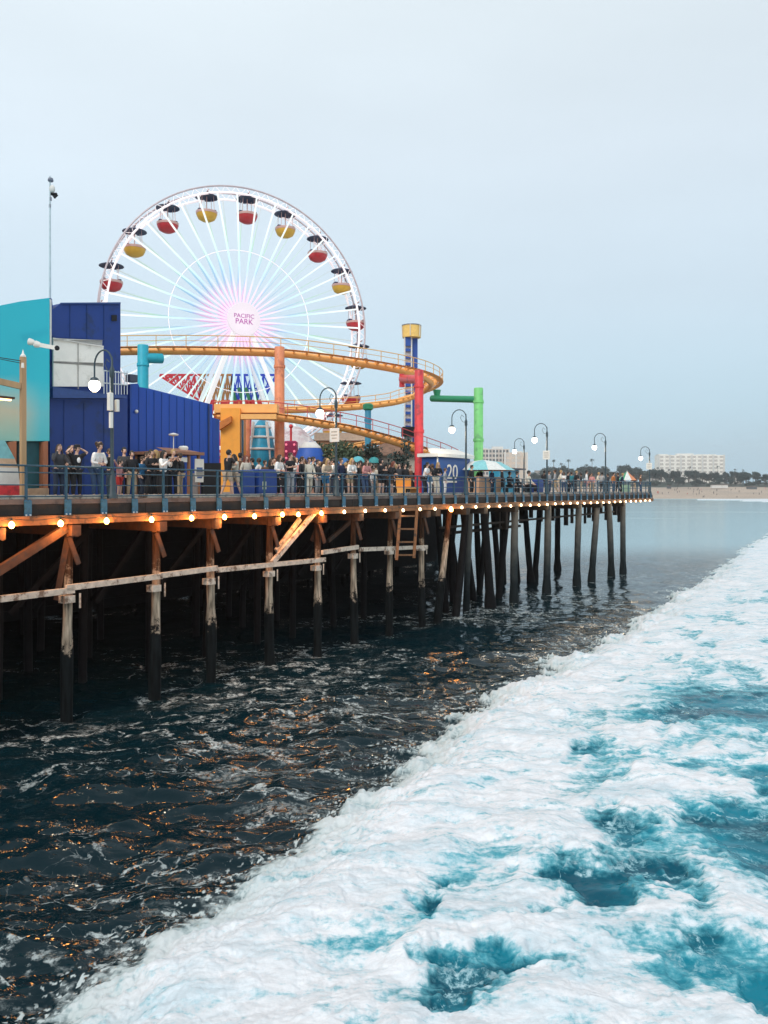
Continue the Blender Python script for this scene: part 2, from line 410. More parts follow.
    mv = N('ShaderNodeVectorMath'); mv.operation = 'SCALE'; L(fc, mv.inputs[0]); L(mott, mv.inputs[3]); fc = mv.outputs[0]
    thinf = rng_(ff, .45, 1.0)
    fc = mixc(math_('MAXIMUM', thinf, math_('MULTIPLY', lc, .6)), (.15, .50, .58), fc)
    fb = N('ShaderNodeBsdfPrincipled'); fb.inputs['Roughness'].default_value = .75; fb.inputs['Specular IOR Level'].default_value = .2
    fcl = mixc(math_('SUBTRACT', 1.0, aer, None, True), fc, (.50, .56, .56))
    L(fcl, fb.inputs['Base Color'])
    b2 = N('ShaderNodeBump'); b2.inputs['Distance'].default_value = .05; b2.inputs['Strength'].default_value = .3
    L(math_('ADD', fn2, math_('MULTIPLY', noise(24, 4, .7).outputs[0], .3)), b2.inputs['Height']); L(b2.outputs[0], fb.inputs['Normal'])
    mxs = N('ShaderNodeMixShader'); L(fac, mxs.inputs[0]); L(wb.outputs[0], mxs.inputs[1]); L(fb.outputs[0], mxs.inputs[2])
    o = N('ShaderNodeOutputMaterial'); L(mxs.outputs[0], o.inputs[0]); return m
make_sea()
# ------------------------------------------------------------------ materials of the pier
WOOD_DARK = mat('weathered_shaded_timber', (.030, .020, .015), .85, .3, 3, bump=.5, dirt=(.012, .012, .012), dirt_amt=.3)  # weathered timber, tone sunk further for the shade under the deck
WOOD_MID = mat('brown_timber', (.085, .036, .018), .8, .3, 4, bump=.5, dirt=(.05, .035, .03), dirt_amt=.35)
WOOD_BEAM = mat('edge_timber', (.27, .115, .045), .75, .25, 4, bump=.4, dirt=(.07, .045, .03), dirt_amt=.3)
WOOD_PALE = mat('bleached_timber', (.60, .52, .43), .85, .22, 5, bump=.5, dirt=(.20, .13, .09), dirt_amt=.3)
DECKM = mat('deck_boards', (.15, .115, .10), .8, .2, 2, dirt=(.08, .06, .055), dirt_amt=.4)
TEALM = mat('teal_painted_steel', (.018, .075, .125), .45, .15, 8, dirt=(.02, .05, .06), dirt_amt=.3)
BRACKET = mat('teal_bracket_paint', (.03, .13, .22), .5, .2, 9, dirt=(.03, .06, .07), dirt_amt=.3)
BOLT = mat('galvanised_bolt', (.7, .72, .72), .35, .05)
PILEM = bpy.data.materials.new('pile_timber')
def _pile():
    m = PILEM; m.use_nodes = True; t = m.node_tree; b = t.nodes['Principled BSDF']; b.inputs['Roughness'].default_value = .8; b.inputs['Specular IOR Level'].default_value = .12
    N = t.nodes.new; L = t.links.new
    g = N('ShaderNodeNewGeometry'); s = N('ShaderNodeSeparateXYZ'); L(g.outputs['Position'], s.inputs[0])
    mp = N('ShaderNodeMapping'); mp.inputs['Scale'].default_value = (1, 1, .12); L(g.outputs['Position'], mp.inputs[0])
    n = N('ShaderNodeTexNoise'); n.inputs['Scale'].default_value = 9; n.inputs['Detail'].default_value = 7; L(mp.outputs[0], n.inputs['Vector'])
    n2 = N('ShaderNodeTexNoise'); n2.inputs['Scale'].default_value = 1.6; n2.inputs['Detail'].default_value = 8; L(g.outputs['Position'], n2.inputs['Vector'])
    a = N('ShaderNodeMath'); a.operation = 'MULTIPLY_ADD'; n2.inputs['Roughness'].default_value = .78; n2.inputs['Scale'].default_value = 2.6; a.inputs[1].default_value = 3.2; sb_ = N('ShaderNodeMath'); sb_.operation = 'SUBTRACT'; sb_.inputs[1].default_value = .19; L(n2.outputs[0], sb_.inputs[0]); L(sb_.outputs[0], a.inputs[0]); L(s.outputs[2], a.inputs[2])
    # mussels and weed up to the tide mark, bleached salt-worn timber above it, brown higher up
    r = N('ShaderNodeValToRGB'); mrr = N('ShaderNodeMapRange'); mrr.inputs[1].default_value = 0; mrr.inputs[2].default_value = 8.5
    L(a.outputs[0], mrr.inputs[0]); L(mrr.outputs[0], r.inputs[0])
    e = r.color_ramp.elements; e[0].position = .0; e[0].color = (.008, .011, .012, 1); e[1].position = .40; e[1].color = (.008, .011, .012, 1)
    for p, c in ((.425, (.55, .43, .32)), (.64, (.55, .42, .30)), (.70, (.08, .04, .022)), (1, (.045, .02, .012))):
        x = e.new(p); x.color = c + (1,)
    mx = N('ShaderNodeMix'); mx.data_type = 'RGBA'; mx.blend_type = 'MULTIPLY'; mx.inputs[0].default_value = 1
    rr = N('ShaderNodeMapRange'); rr.inputs[1].default_value = .35; rr.inputs[2].default_value = .62; rr.inputs[3].default_value = .3; rr.inputs[4].default_value = 1.15
    L(n.outputs[0], rr.inputs[0]); L(r.outputs[0], mx.inputs[6])
    cc = N('ShaderNodeCombineColor'); [L(rr.outputs[0], cc.inputs[i]) for i in range(3)]; L(cc.outputs[0], mx.inputs[7])
    L(mx.outputs[2], b.inputs['Base Color'])
    bp = N('ShaderNodeBump'); bp.inputs['Strength'].default_value = .7; bp.inputs['Distance'].default_value = .04; L(n.outputs[0], bp.inputs['Height']); L(bp.outputs[0], b.inputs['Normal'])
_pile()
PILEDARK = mat('shaded_pile', (.007, .007, .008), .8, .3, 3, bump=.3, spec=.15)  # near-black copy of the pile timber, under-deck shade put into its colour
CONC = bpy.data.materials.new('concrete_pile_jacket')
def _conc():
    m = CONC; m.use_nodes = True; t = m.node_tree; b = t.nodes['Principled BSDF']; b.inputs['Roughness'].default_value = .8; b.inputs['Specular IOR Level'].default_value = .12
    N = t.nodes.new; L = t.links.new
    g = N('ShaderNodeNewGeometry'); s = N('ShaderNodeSeparateXYZ'); L(g.outputs['Position'], s.inputs[0])
    n2 = N('ShaderNodeTexNoise'); n2.inputs['Scale'].default_value = 2.2; n2.inputs['Detail'].default_value = 8; L(g.outputs['Position'], n2.inputs['Vector'])
    a = N('ShaderNodeMath'); a.operation = 'MULTIPLY_ADD'; a.inputs[1].default_value = 2.6; L(n2.outputs[0], a.inputs[0]); L(s.outputs[2], a.inputs[2])
    mrr = N('ShaderNodeMapRange'); mrr.inputs[1].default_value = 0; mrr.inputs[2].default_value = 9; r = N('ShaderNodeValToRGB')
    L(a.outputs[0], mrr.inputs[0]); L(mrr.outputs[0], r.inputs[0]); e = r.color_ramp.elements
    e[0].position = .0; e[0].color = (.012, .016, .018, 1); e[1].position = .27; e[1].color = (.014, .02, .022, 1)
    for p, c in ((.36, (.03, .038, .04)), (.6, (.11, .11, .10)), (.85, (.20, .18, .155))):
        x = e.new(p); x.color = c + (1,)
    L(r.outputs[0], b.inputs['Base Color'])
_conc()

# ------------------------------------------------------------------ the pier
U_END = 68.6
pier_o = thing('wooden_pier', 'long timber pier on piles above the dark sea, carrying rides, booths and crowds', 'pier')
deck_z = ZD
# deck outline: a promenade along the seaward edge, and the wide amusement platform behind it
farA = at(442, 490, 74); farB = at(446, 490, 165)  # platform stretched along a sight line to keep its underside dark
A0 = pier(-26, 0); A1 = pier(U_END, 0); A2 = pier(U_END + 1.2, 9); A3 = pier(upx(452, 12), 12)
poly = [A0, A1, A2, A3, farA, farB, Vector((-30, 165, 0)), pier(-26, 75)]
poly = [Vector((p.x, p.y, deck_z - .16)) for p in poly]
mb = MB(); mb.prism(poly, (0, 0, .16)); o = mb.build('deck', DECKM, pier_o)
# joists and cap beams under the deck (one dark mass of timbers)
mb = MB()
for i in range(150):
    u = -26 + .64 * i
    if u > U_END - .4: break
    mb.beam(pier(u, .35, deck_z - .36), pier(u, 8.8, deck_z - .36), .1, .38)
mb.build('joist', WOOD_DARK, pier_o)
# stringer, ledger, toe board on the seaward face
def ubeam(name, u0, u1, v, z, wd, ht, m, par=pier_o):
    b = MB(); n = max(1, int((u1 - u0) / 6))
    for i in range(n):
        a = u0 + (u1 - u0) * i / n; c = u0 + (u1 - u0) * (i + 1) / n
        b.beam(pier(a + .01, v + random.uniform(-.012, .012), z + random.uniform(-.01, .01)), pier(c - .01, v, z), wd, ht)
    return b.build(name, m, par)
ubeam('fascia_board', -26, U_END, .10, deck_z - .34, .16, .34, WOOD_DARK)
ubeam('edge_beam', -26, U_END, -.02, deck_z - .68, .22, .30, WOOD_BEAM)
ubeam('toe_board', -26, U_END, .18, deck_z + .07, .14, .13, WOOD_PALE)
b = MB(); b.beam(pier(U_END + .1, 0, deck_z - .34), pier(U_END + 1.3, 9, deck_z - .34), .16, .34); b.build('fascia_board', WOOD_DARK, pier_o)
b = MB(); b.beam(pier(U_END + .2, -.05, deck_z - .68), pier(U_END + 1.35, 9, deck_z - .68), .2, .26); b.build('edge_beam', WOOD_BEAM, pier_o)
# a lower stub of beams running out past the last pile
for z_, u1 in ((deck_z - 1.05, U_END - 1.5), (deck_z - .95, U_END - 3)):
    pass
PX_T = [-120, -62, 5.5, 68, 155, 210, 270, 317, 354, 390, 422]
PX_T[2] = -8
us_t = [upx(p, .3) for p in PX_T]
def pile(u, v, r0, r1, m, lean_u=0, lean_v=0, ztop=None, foot=None, name='pile', zb=-2.0, n=10):
    zt = ztop if ztop is not None else deck_z - .9
    b = MB(); pts = []; rs = []
    k = 10; ph = random.random() * 6
    for i in range(k + 1):
        f = i / k; z = zt + (zb - zt) * f
        q = pier(u + lean_u * f + .04 * math.sin(ph + 3 * f), v + lean_v * f + .03 * math.cos(ph + 4 * f), z)
        pts.append(q); rr = r0 + (r1 - r0) * f + random.uniform(-.012, .012)
        if foot and z < foot[0]: rr += foot[1] * min(1, (foot[0] - z) / .8)
        elif m is PILEM and z < 2.3: rr += .035 + random.uniform(0, .03)
        rs.append(rr)
    b.tube(pts, rs, n); return b.build(name, m, pier_o, smooth=True)
npile = 0
for i, u in enumerate(us_t):
    o = pile(u, .3, .145, .17, PILEM); npile += 1
    # cap block with the sawn ends of the cross timbers
    c = MB()
    c.beam(pier(u, -.18, deck_z - 1.05), pier(u, 16, deck_z - 1.05), .34, .36)
    c.beam(pier(u - .2, .14, deck_z - 1.10), pier(u + .24, .14, deck_z - 1.10), .2, .34); c.build('cap_beam', WOOD_MID, pier_o)
    if i > 2:
        c = MB(); c.beam(pier(u - .13, .05, deck_z - 1.3), pier(u + .2, .0, deck_z - 2.2), .07, .16); c.build('brace', WOOD_MID, pier_o)
# rows of piles further in
rows = []
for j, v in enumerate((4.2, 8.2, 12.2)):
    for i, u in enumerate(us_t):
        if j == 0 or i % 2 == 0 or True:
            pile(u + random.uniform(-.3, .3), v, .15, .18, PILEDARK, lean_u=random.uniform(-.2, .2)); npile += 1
for i in range(0, len(us_t) - 1, 1):     # cross braces of the bents, under-deck shade put into their colour
    a, c = (4.2, 8.2)
    x = MB(); x.beam(pier(us_t[i], a, deck_z - 1.2), pier(us_t[i], c, 2.5), .1, .22); x.build('brace', PILEDARK, pier_o)
    x = MB(); x.beam(pier(us_t[i] + .15, 4.1, 3.2), pier(us_t[i + 1] - .15, 4.1, deck_z - 1.3), .1, .22); x.build('brace', PILEDARK, pier_o)
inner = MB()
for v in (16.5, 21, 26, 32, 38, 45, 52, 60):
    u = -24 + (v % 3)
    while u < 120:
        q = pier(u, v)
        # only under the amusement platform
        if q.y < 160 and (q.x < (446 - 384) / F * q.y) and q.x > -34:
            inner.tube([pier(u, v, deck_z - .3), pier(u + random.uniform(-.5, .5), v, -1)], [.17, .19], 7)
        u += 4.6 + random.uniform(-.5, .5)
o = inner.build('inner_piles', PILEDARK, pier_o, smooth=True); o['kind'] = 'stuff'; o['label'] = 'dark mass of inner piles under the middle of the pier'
# added plank screens that keep light from showing through under the platform
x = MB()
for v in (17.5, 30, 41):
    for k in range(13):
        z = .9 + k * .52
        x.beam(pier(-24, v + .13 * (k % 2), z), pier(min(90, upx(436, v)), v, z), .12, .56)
x.build('added_light_screen', PILEDARK, pier_o)['kind'] = 'stuff'

# right-hand piles: px at water, lean, thickness ; tops a little different from the feet
for (pxt, pxb, v, r0, r1, m, foot) in (
    (449, 436, .4, .17, .2, PILEM, None), (452, 452, 4.0, .2, .25, PILEDARK, None), (466, 454, .5, .2, .26, PILEDARK, None), (470, 466, 1.2, .2, .22, CONC, None),
    (484, 491, .3, .24, .30, PILEDARK, (1.2, .1)), (493, 500, 3.5, .2, .25, PILEDARK, None),
    (515, 514, .3, .24, .28, CONC, (1.0, .07)), (547.5, 547, .3, .24, .28, CONC, (1.0, .08)), (578.5, 577, .3, .24, .28, CONC, (1.0, .08)),
    (597, 591, .3, .24, .28, CONC, (1.0, .08)), (609, 611.5, .3, .24, .28, CONC, (1.0, .08)), (623.5, 622.5, .3, .23, .27, CONC, (1.0, .08)),
    (525, 532, 4.2, .22, .26, PILEDARK, (1.0, .12)), (540, 533, 4.4, .22, .26, PILEDARK, (1.0, .12)), (557.5, 558, 6.2, .25, .28, PILEDARK, (1.0, .12)),
    (503, 503, 6.5, .25, .28, PILEDARK, None), (476, 481, 6.2, .22, .26, PILEDARK, None), (508, 497, 2.0, .22, .26, PILEDARK, None), (463, 475, 3.0, .2, .26, PILEDARK, None), (438, 447, 1.8, .2, .24, PILEDARK, None), (456, 444, 5.5, .2, .24, PILEDARK, None), (447, 460, 6.5, .2, .24, PILEDARK, None), (487, 478, 4.5, .2, .24, PILEDARK, None), (512, 520, 5.0, .18, .22, PILEDARK, None)):
    ut, ub = upx(pxt, v), upx(pxb, v)
    pile(ut, v, r0, r1, m, lean_u=(ub - ut), foot=foot, n=14, zb=-1.2); npile += 1
for px_ in (436, 466, 484, 515, 547, 578, 600, 623):
    c = MB(); u = upx(px_); c.beam(pier(u, -.15, deck_z - 1.0), pier(u, 8.8, deck_z - 1.0), .5, .42); c.build('cap_beam', WOOD_DARK, pier_o)
# stubs and hangers seen against the water between the far piles
c = MB()
for px_ in (498, 505, 522, 531, 541, 553, 566, 572, 585, 589, 594, 601, 606, 615, 619):
    v = random.choice((1.5, 3, 5)); u = upx(px_, v)
    zt = deck_z - .8; h = random.choice((1.0, 1.3, 1.7, 2.0)); s = random.uniform(.18, .38)
    c.box(pier(u, v, zt - h / 2), (s, s, h), ROTP)
c.build('hanging_timbers', WOOD_DARK, pier_o)['kind'] = 'stuff'
c = MB(); c.beam(pier(upx(440, 1.5), 1.5, deck_z - 2.05), pier(upx(616, 1.5), 1.5, deck_z - 1.75), .14, .14); c.build('under_rail', WOOD_DARK, pier_o)
c = MB(); c.beam(pier(upx(440, 4), 4, deck_z - 2.7), pier(upx(520, 4), 4, deck_z - 2.6), .16, .2); c.build('under_rail', WOOD_DARK, pier_o)
# solid timber of the narrow end, seen edge-on from below
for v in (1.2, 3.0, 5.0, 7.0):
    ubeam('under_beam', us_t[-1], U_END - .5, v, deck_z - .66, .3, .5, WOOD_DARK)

# bleached rails that tie the outer piles together
def railpts(pa, pb, m=WOOD_PALE, wd=.12, ht=.20):
    a = at(pa[0], pa[1], Yof(upx(pa[0], -.02), -.02)); b_ = at(pb[0], pb[1], Yof(upx(pb[0], -.02), -.02))
    x = MB(); x.beam(a, b_, wd, ht); return x
x = railpts((-90, 607), (-2, 599)); x.build('tie_rail', WOOD_PALE, pier_o)
x = railpts((0, 599), (74, 590)); x.build('tie_rail', WOOD_PALE, pier_o)
x = railpts((66, 588), (162, 576)); x.build('tie_rail', WOOD_PALE, pier_o)
x = railpts((160, 575.5), (217, 568)); x.build('tie_rail', WOOD_PALE, pier_o)
x = railpts((217, 570), (325, 559.5)); x.build('tie_rail', WOOD_PALE, pier_o)
x = railpts((322, 552.5), (358, 547)); x.build('tie_rail', WOOD_PALE, pier_o)
x = railpts((359, 549.5), (427, 547)); x.build('tie_rail', WOOD_PALE, pier_o)
for p in (68, 155, 210, 270, 317, 354, 390, 422):        # clamp blocks and hanging bolts
    u = upx(p); zz = zof(0, 1) if 0 else None
    Y = Yof(u); z = ZC - (3.36 if p < 330 else 3.0)
    c = MB(); c.box(pier(u, .06, z - .28), (.40, .34, .24), ROTP); c.beam(pier(u + .42, -.05, z - .12), pier(u + .42, -.05, z - .62), .05, .05); c.build('clamp', WOOD_PALE, pier_o)
# diagonal props
def prop(pa, pb, v0, v1, wd, ht, m):
    a = at(pa[0], pa[1], Yof(upx(pa[0], v0), v0)); b_ = at(pb[0], pb[1], Yof(upx(pb[0], v1), v1))
    x = MB(); x.beam(a, b_, wd, ht); x.build('diagonal_prop', m, pier_o)
prop((66, 528), (-30, 589), .1, .1, .20, .27, WOOD_MID)
prop((70, 527), (57, 600), .12, .5, .12, .2, WOOD_MID)
prop((315, 512), (272, 563), .0, .0, .14, .22, WOOD_PALE)
prop((300, 519), (276, 551), .3, .3, .12, .2, WOOD_PALE)
prop((350, 522), (328, 541), 1.2, 1.2, .12, .2, WOOD_MID)
prop((352, 521), (374, 513), 2.2, 2.2, .12, .2, WOOD_MID)
prop((312, 541), (320, 520), .6, .6, .12, .2, WOOD_MID)
# ladder
lad = thing('ladder', 'tall brown timber ladder hanging from the pier edge down to the tie rail', 'ladder')
for (xa, ya, xb, yb) in ((400.5, 508, 396.5, 560), (417, 508, 414, 558)):
    x = MB(); a = at(xa, ya, Yof(upx(xa, -.15), -.15)); b_ = at(xb, yb, Yof(upx(xb, -.15), -.15)); x.beam(a, b_, .13, .16); x.build('side_rail', WOOD_BEAM, lad)
for k in range(4):
    yy = 516 + k * 13; xa = 400.5 - (yy - 508) * .077; xb = 417 - (yy - 508) * .06
    x = MB(); x.beam(at(xa, yy, Yof(upx(xa, -.1), -.1)), at(xb, yy, Yof(upx(xb, -.1), -.1)), .08, .09); x.build('rung', WOOD_BEAM, lad)

# ------------------------------------------------------------------ railing
rail = thing('pier_railing', 'teal steel railing with four horizontal bars along the seaward edge of the pier', 'railing', (P0.x, P0.y, ZD), ROTP)
def rl(px_):
    return upx(px_)
posts = [upx(-15), upx(27), upx(67), upx(103), upx(134)]
while posts[-1] < U_END - .8: posts.append(posts[-1] + 1.37)
for h in (1.08, .86, .46, .09):
    b = MB()
    r = .032 if h > 1 else .02
    b.tube([(u, .05, h) for u in [-14] + posts], r, 8)
    b.build('rail_bar', TEALM, rail, smooth=True)
postm = MB(); postm.box((0, .05, .52), (.07, .07, 1.06)); pm = None
brm = MB(); brm.box((0, -.05, -.25), (.24, .05, .42), bev=.01); brm.tube([(-.07, -.09, -.5), (-.07, -.05, -.5)], .03, 8, 1); brm.tube([(.07, -.09, -.5), (.07, -.05, -.5)], .03, 8, 1)
brm.box((0, .0, -.03), (.20, .12, .04)); brm.box((0, -.045, -.49), (.24, .04, .1))
p0 = postm.build('post', TEALM, rail); b0 = brm.build('bracket', [BRACKET, BOLT], p0)
for i, u in enumerate([upx(-60)] + posts):
    if i == 0: p0.location = (u, 0, 0); continue
    c = p0.copy(); COL.objects.link(c); c.parent = rail; c.location = (u, 0, 0)
    d = b0.copy(); COL.objects.link(d); d.parent = c
# railing round the end of the pier and along its far side
rail2 = thing('pier_railing', 'dark railing across the beach end of the pier beside the last lamp', 'railing', tuple(pier(U_END, .1, ZD)), ROTP + R(82.4))
for h in (1.08, .8, .46, .1):
    b = MB(); b.tube([(0, 0, h), (9, 0, h)], .03, 6); b.build('rail_bar', TEALM, rail2)
for k in range(7):
    b = MB(); b.box((k * 1.5 if k else .05, 0, .52), (.08, .08, 1.06)); b.build('post', TEALM, rail2)
rail3 = thing('pier_railing', 'thin dark railing on the far side of the narrow end of the pier', 'railing', tuple(pier(upx(470, 9), 8.8, ZD)), ROTP)
ln = U_END + 1 - upx(470, 9)
for h in (1.08, .7, .3):
    b = MB(); b.tube([(0, 0, h), (ln, 0, h)], .03, 6); b.build('rail_bar', TEALM, rail3)
k = 0
while k < ln:
    b = MB(); b.box((k + .05, 0, .52), (.07, .07, 1.06)); b.build('post', TEALM, rail3); k += 2.2

# ------------------------------------------------------------------ festoon bulbs under the edge
BULB = mat('warm_bulb_glass', (1, .8, .5), .3, 0, emit=(1, .56, .18), estr=7)
BULBP = mat('pale_bulb_glass', (1, .9, .8), .3, 0, emit=(1, .74, .40), estr=4.5)
SOCK = mat('black_socket', (.02, .02, .02), .5)
bpx = [8, 57, 103, 148, 188, 221, 251, 279, 295, 318, 341, 362, 382, 400, 417, 432, 448, 459, 473, 486, 497, 508, 518.5]
u = upx(518.5)
while u < U_END - 2: u += 1.5; bpx.append(None if 0 else u)
pxs = bpx[:23]; us_b = [upx(-48)] + [upx(p) for p in pxs] + bpx[23:]
cord = MB(); cv = -.2
pts = []
for i in range(len(us_b) - 1):
    a, c = us_b[i], us_b[i + 1]
    for k in range(6): f = k / 6; pts.append(pier(a + (c - a) * f, cv, deck_z - .60 - .06 * math.sin(math.pi * f)))
cord.tube(pts, .012, 4); tag(cord.build('light_cord', SOCK), 'thin black cord of the bulb string along the pier edge beam', 'cord')
refs = 'bulb'
def make_bulb(m, warm, energy, r):
    t = thing('festoon_bulb', 'x', 'light bulb')
    b = MB(); b.lathe((0, 0, 0), [(0, -.02), (.022, -.02), (.024, .05), (.01, .07)], 10); b.build('socket', SOCK, t, smooth=True)
    b = MB(); b.lathe((0, 0, 0), [(.0, -.02 - 2.3 * r), (.55 * r, -.02 - 2.15 * r), (r, -.02 - 1.4 * r), (.8 * r, -.02 - .6 * r), (.02, -.02)], 12); b.build('bulb', m, t, smooth=True)
    ld = bpy.data.lights.new('bulb_light', 'POINT'); ld.energy = energy; ld.color = (1, .38, .085) if warm else (1, .72, .42); ld.shadow_soft_size = .13
    lo = bpy.data.objects.new('bulb_light', ld); COL.objects.link(lo); lo.parent = t; lo.location = (-VV.x * .12, -VV.y * .12, -.02 - 2.9 * r)
    return t
ba = make_bulb(BULB, True, 72, .10); bb = make_bulb(BULBP, False, 8, .08)
km = kidmap(None)
ua = ub_ = False
where = lambda u_: ('left of the ladder' if u_ < upx(398) else 'right of the ladder, left of the first pale concrete pile' if u_ < upx(512) else 'towards the beach end of the pier')
cnt = {}
for i, u in enumerate(us_b):
    warm = i <= 10 or i == 17
    src = ba if warm else bb
    loc = tuple(pier(u, cv, deck_z - .62 - random.uniform(0, .05)))
    if i == 17: key, phr = 'lone', None
    if i == 0: lab = 'glowing orange bulb under the pier edge, out beyond the leftmost pile'
    elif i == 17: lab = 'single bright orange bulb among pale ones, just right of the ladder'
    elif warm: lab = 'glowing orange bulb on the lit edge beam, %s from the left end' % ordinal(i - 1)
    elif i < 17:
        lab = 'pale warm bulb under the edge, %s right of the long run of orange bulbs' % ordinal(i - 11)
    else: lab = 'small pale bulb under the edge, %s right of the lone orange bulb' % ordinal(i - 18)
    if warm and not ua: o = ba; ua = True; o.location = loc; o['label'] = lab; o['group'] = 'bulbs strung under the pier edge'
    elif not warm and not ub_: o = bb; ub_ = True; o.location = loc; o['label'] = lab; o['group'] = 'bulbs strung under the pier edge'
    else: o = copy_tree(src, km, loc, 0, lab, group='bulbs strung under the pier edge')
    if i == 17: o.scale = (1.4,) * 3

# ------------------------------------------------------------------ lamp posts
LAMPM = mat('dark_green_lamp_iron', (.03, .055, .07), .45, .1)
GLOBE = mat('lit_opal_globe', (1, .95, .85), .3, 0, emit=(1, .90, .74), estr=3.2)
SIGNW = mat('white_sign', (.80, .78, .72), .6, .04)
def lamp(u, v, label, H=5.3, box=None, sign=None, first=False, sc_=1.0, turn=-math.pi / 2):
    t = thing('street_lamp', label, 'street lamp', tuple(pier(u, v, ZD)), ROTP + turn, 'arched street lamps on the pier')
    b = MB(); b.lathe((0, 0, 0), [(.20, 0), (.20, .12), (.15, .2), (.13, .75), (.09, .85), (.065, 1.0), (.055, H * .80), (.085, H * .81), (.085, H * .86), (.04, H * .88), (.035, H * .93), (0, H * .95)], 12)
    b.build('pole', LAMPM, t, smooth=True)
    a = MB(); pts = []; ra = .50 * H / 5.3; top = H - ra
    for k in range(15):
        an = math.pi * k / 14; pts.append((-ra + ra * math.cos(an), 0, top + ra * math.sin(an) - .02))
    pts = [(0, 0, H * .82)] + pts + [(-2 * ra, 0, H - ra - .50)]
    a.tube(pts, .03, 8)
    sp_ = [(0, 0, H * .84), (-.25, 0, H * .855), (-.4, 0, H * .9), (-.3, 0, H * .935), (-.15, 0, H * .91)]
    a.tube(sp_, .014, 6); a.build('arm', LAMPM, t, smooth=True)
    zc_ = H - ra - .66
    c = MB(); c.lathe((-2 * ra, 0, zc_), [(.05, .22), (.13, .18), (.16, .10), (.14, .08)], 14); c.build('lamp_cap', LAMPM, t, smooth=True)
    g = MB(); g.ball((-2 * ra, 0, zc_ - .08), (.21, .21, .22), 16, 12); g.build('globe', GLOBE, t, smooth=True)
    ld = bpy.data.lights.new('lamp_light', 'POINT'); ld.energy = 160; ld.color = (1, .8, .55); ld.shadow_soft_size = .22
    lo = bpy.data.objects.new('lamp_light', ld); COL.objects.link(lo); lo.parent = t; lo.location = (-2 * ra, 0, zc_ - .55)
    if box:
        x = MB(); x.box((.1, -.15, box + .3), (.16, .14, .62), bev=.02); x.box((.12, .12, box + .18), (.14, .10, .42), bev=.02); x.box((.12, -.13, box - .35), (.1, .10, .55)); x.build('control_box', SIGNW, t)
    if sign:
        x = MB(); x.box((0, -.12, sign), (.56, .04, .66), bev=.01); x.build('sign_panel', SIGNW, t)
        x = MB(); x.box((0, -.146, sign + .16), (.34, .01, .06)); x.box((0, -.146, sign), (.38, .01, .05)); x.box((0, -.146, sign - .15), (.30, .01, .05)); x.build('sign_marking', mat('faded_sign_print', (.45, .42, .36), .6), t)
    return t
lamp(upx(112, .1), .1, 'arched street lamp with white control boxes on its pole, in front of the navy wall', box=3.1)
lamp(upx(336, .1), .1, 'arched street lamp with a white sign, in front of the yellow coaster track', sign=2.95)
lamp(upx(466, .1), .1, 'arched street lamp beside the green steel column and the numbered kiosk')
lamp(upx(547, .1), .1, 'arched street lamp with a small white sign, standing just right of the blue bin', sign=2.9)
lamp(upx(605.5, .1), .1, 'arched street lamp with no sign, second from the beach end of the pier')
lamp(upx(649.5, .1), .1, 'arched street lamp with a low white sign at the very beach end of the pier', sign=2.7, H=4.7)
lamp(upx(524, 8.3), 8.3, 'small farther street lamp on the far side of the pier beyond the two sitting people', H=5.2)

# timber post at the far left
lp = thing('timber_post', 'tall square timber post with a cross arm and white finial by the turquoise mural', 'post', tuple(pier(upx(23, 1.2), 1.2, ZD)), ROTP)
hh = zof(357, Yof(upx(23, 1.2), 1.2)) - ZD
PW = mat('golden_timber', (.50, .30, .15), .6, .15, 3, streak=True)
b = MB(); b.box((0, 0, hh / 2), (.17, .13, hh)); b.build('shaft', PW, lp)
b = MB(); b.beam((-1.6, 0, hh - .82), (-.1, 0, hh - .98), .1, .2); b.build('cross_arm', PW, lp)
b = MB(); b.lathe((0, 0, hh), [(.09, 0), (.09, .05), (.04, .10), (.02, .2), (0, .26)], 10); b.build('finial', SIGNW, lp, smooth=True)
b = MB(); b.lathe((-.12, -.18, hh - .3), [(0, -.09), (.05, -.09), (.04, .07), (0, .07)], 10); b.build('insulator', SIGNW, lp, smooth=True)
b = MB(); b.tube([(-3, 0, hh - .02), (-1.5, 0, hh - .12), (0, 0, hh - .14)], .015, 5); b.tube([(-3, 0, hh - .05), (0, 0, hh - .22)], .012, 5); b.build('wire', SOCK, lp)
b = MB(); b.box((-1.15, -.12, hh - 1.42), (1.5, .16, .07)); b.build('lamp_bar', WOOD_MID, lp)
b = MB(); b.box((-1.15, -.12, hh - 1.49), (1.3, .1, .05)); b.build('strip_light', mat('orange_strip_light', (1, .7, .3), .4, 0, emit=(1, .62, .25), estr=4), lp)
# ------------------------------------------------------------------ buildings on the pier
NAVY = mat('navy_painted_wall', (.004, .038, .22), .6, .06, 1.5, dirt=(.006, .03, .13), dirt_amt=.2)
ROYAL = mat('royal_blue_boards', (.004, .065, .40), .6, .08, 2, streak=True, dirt=(.006, .055, .25), dirt_amt=.2)
DKBLUE = mat('dark_blue_trim', (.01, .03, .12), .5, .05)
WHITE = mat('white_paint', (.72, .70, .66), .6, .05)
PANELW = mat('pale_wall_panel', (.88, .85, .79), .6, .05, 2, dirt=(.70, .67, .61), dirt_amt=.2)
BLACK = mat('unlit_interior', (.012, .013, .017), .9)
ORANGE = mat('orange_paint', (1, .40, .05), .5, .08, 2)
SALMON = mat('salmon_paint', (.82, .28, .13), .45, .08, 2, dirt=(.55, .17, .09), dirt_amt=.35, bump=.1)
YELLOW = mat('yellow_orange_paint', (1, .50, .15), .45, .06, 2, dirt=(.88, .40, .12), dirt_amt=.1)
REDP = mat('red_paint', (.74, .05, .06), .45, .08, 3, dirt=(.42, .04, .05), dirt_amt=.3, bump=.1)
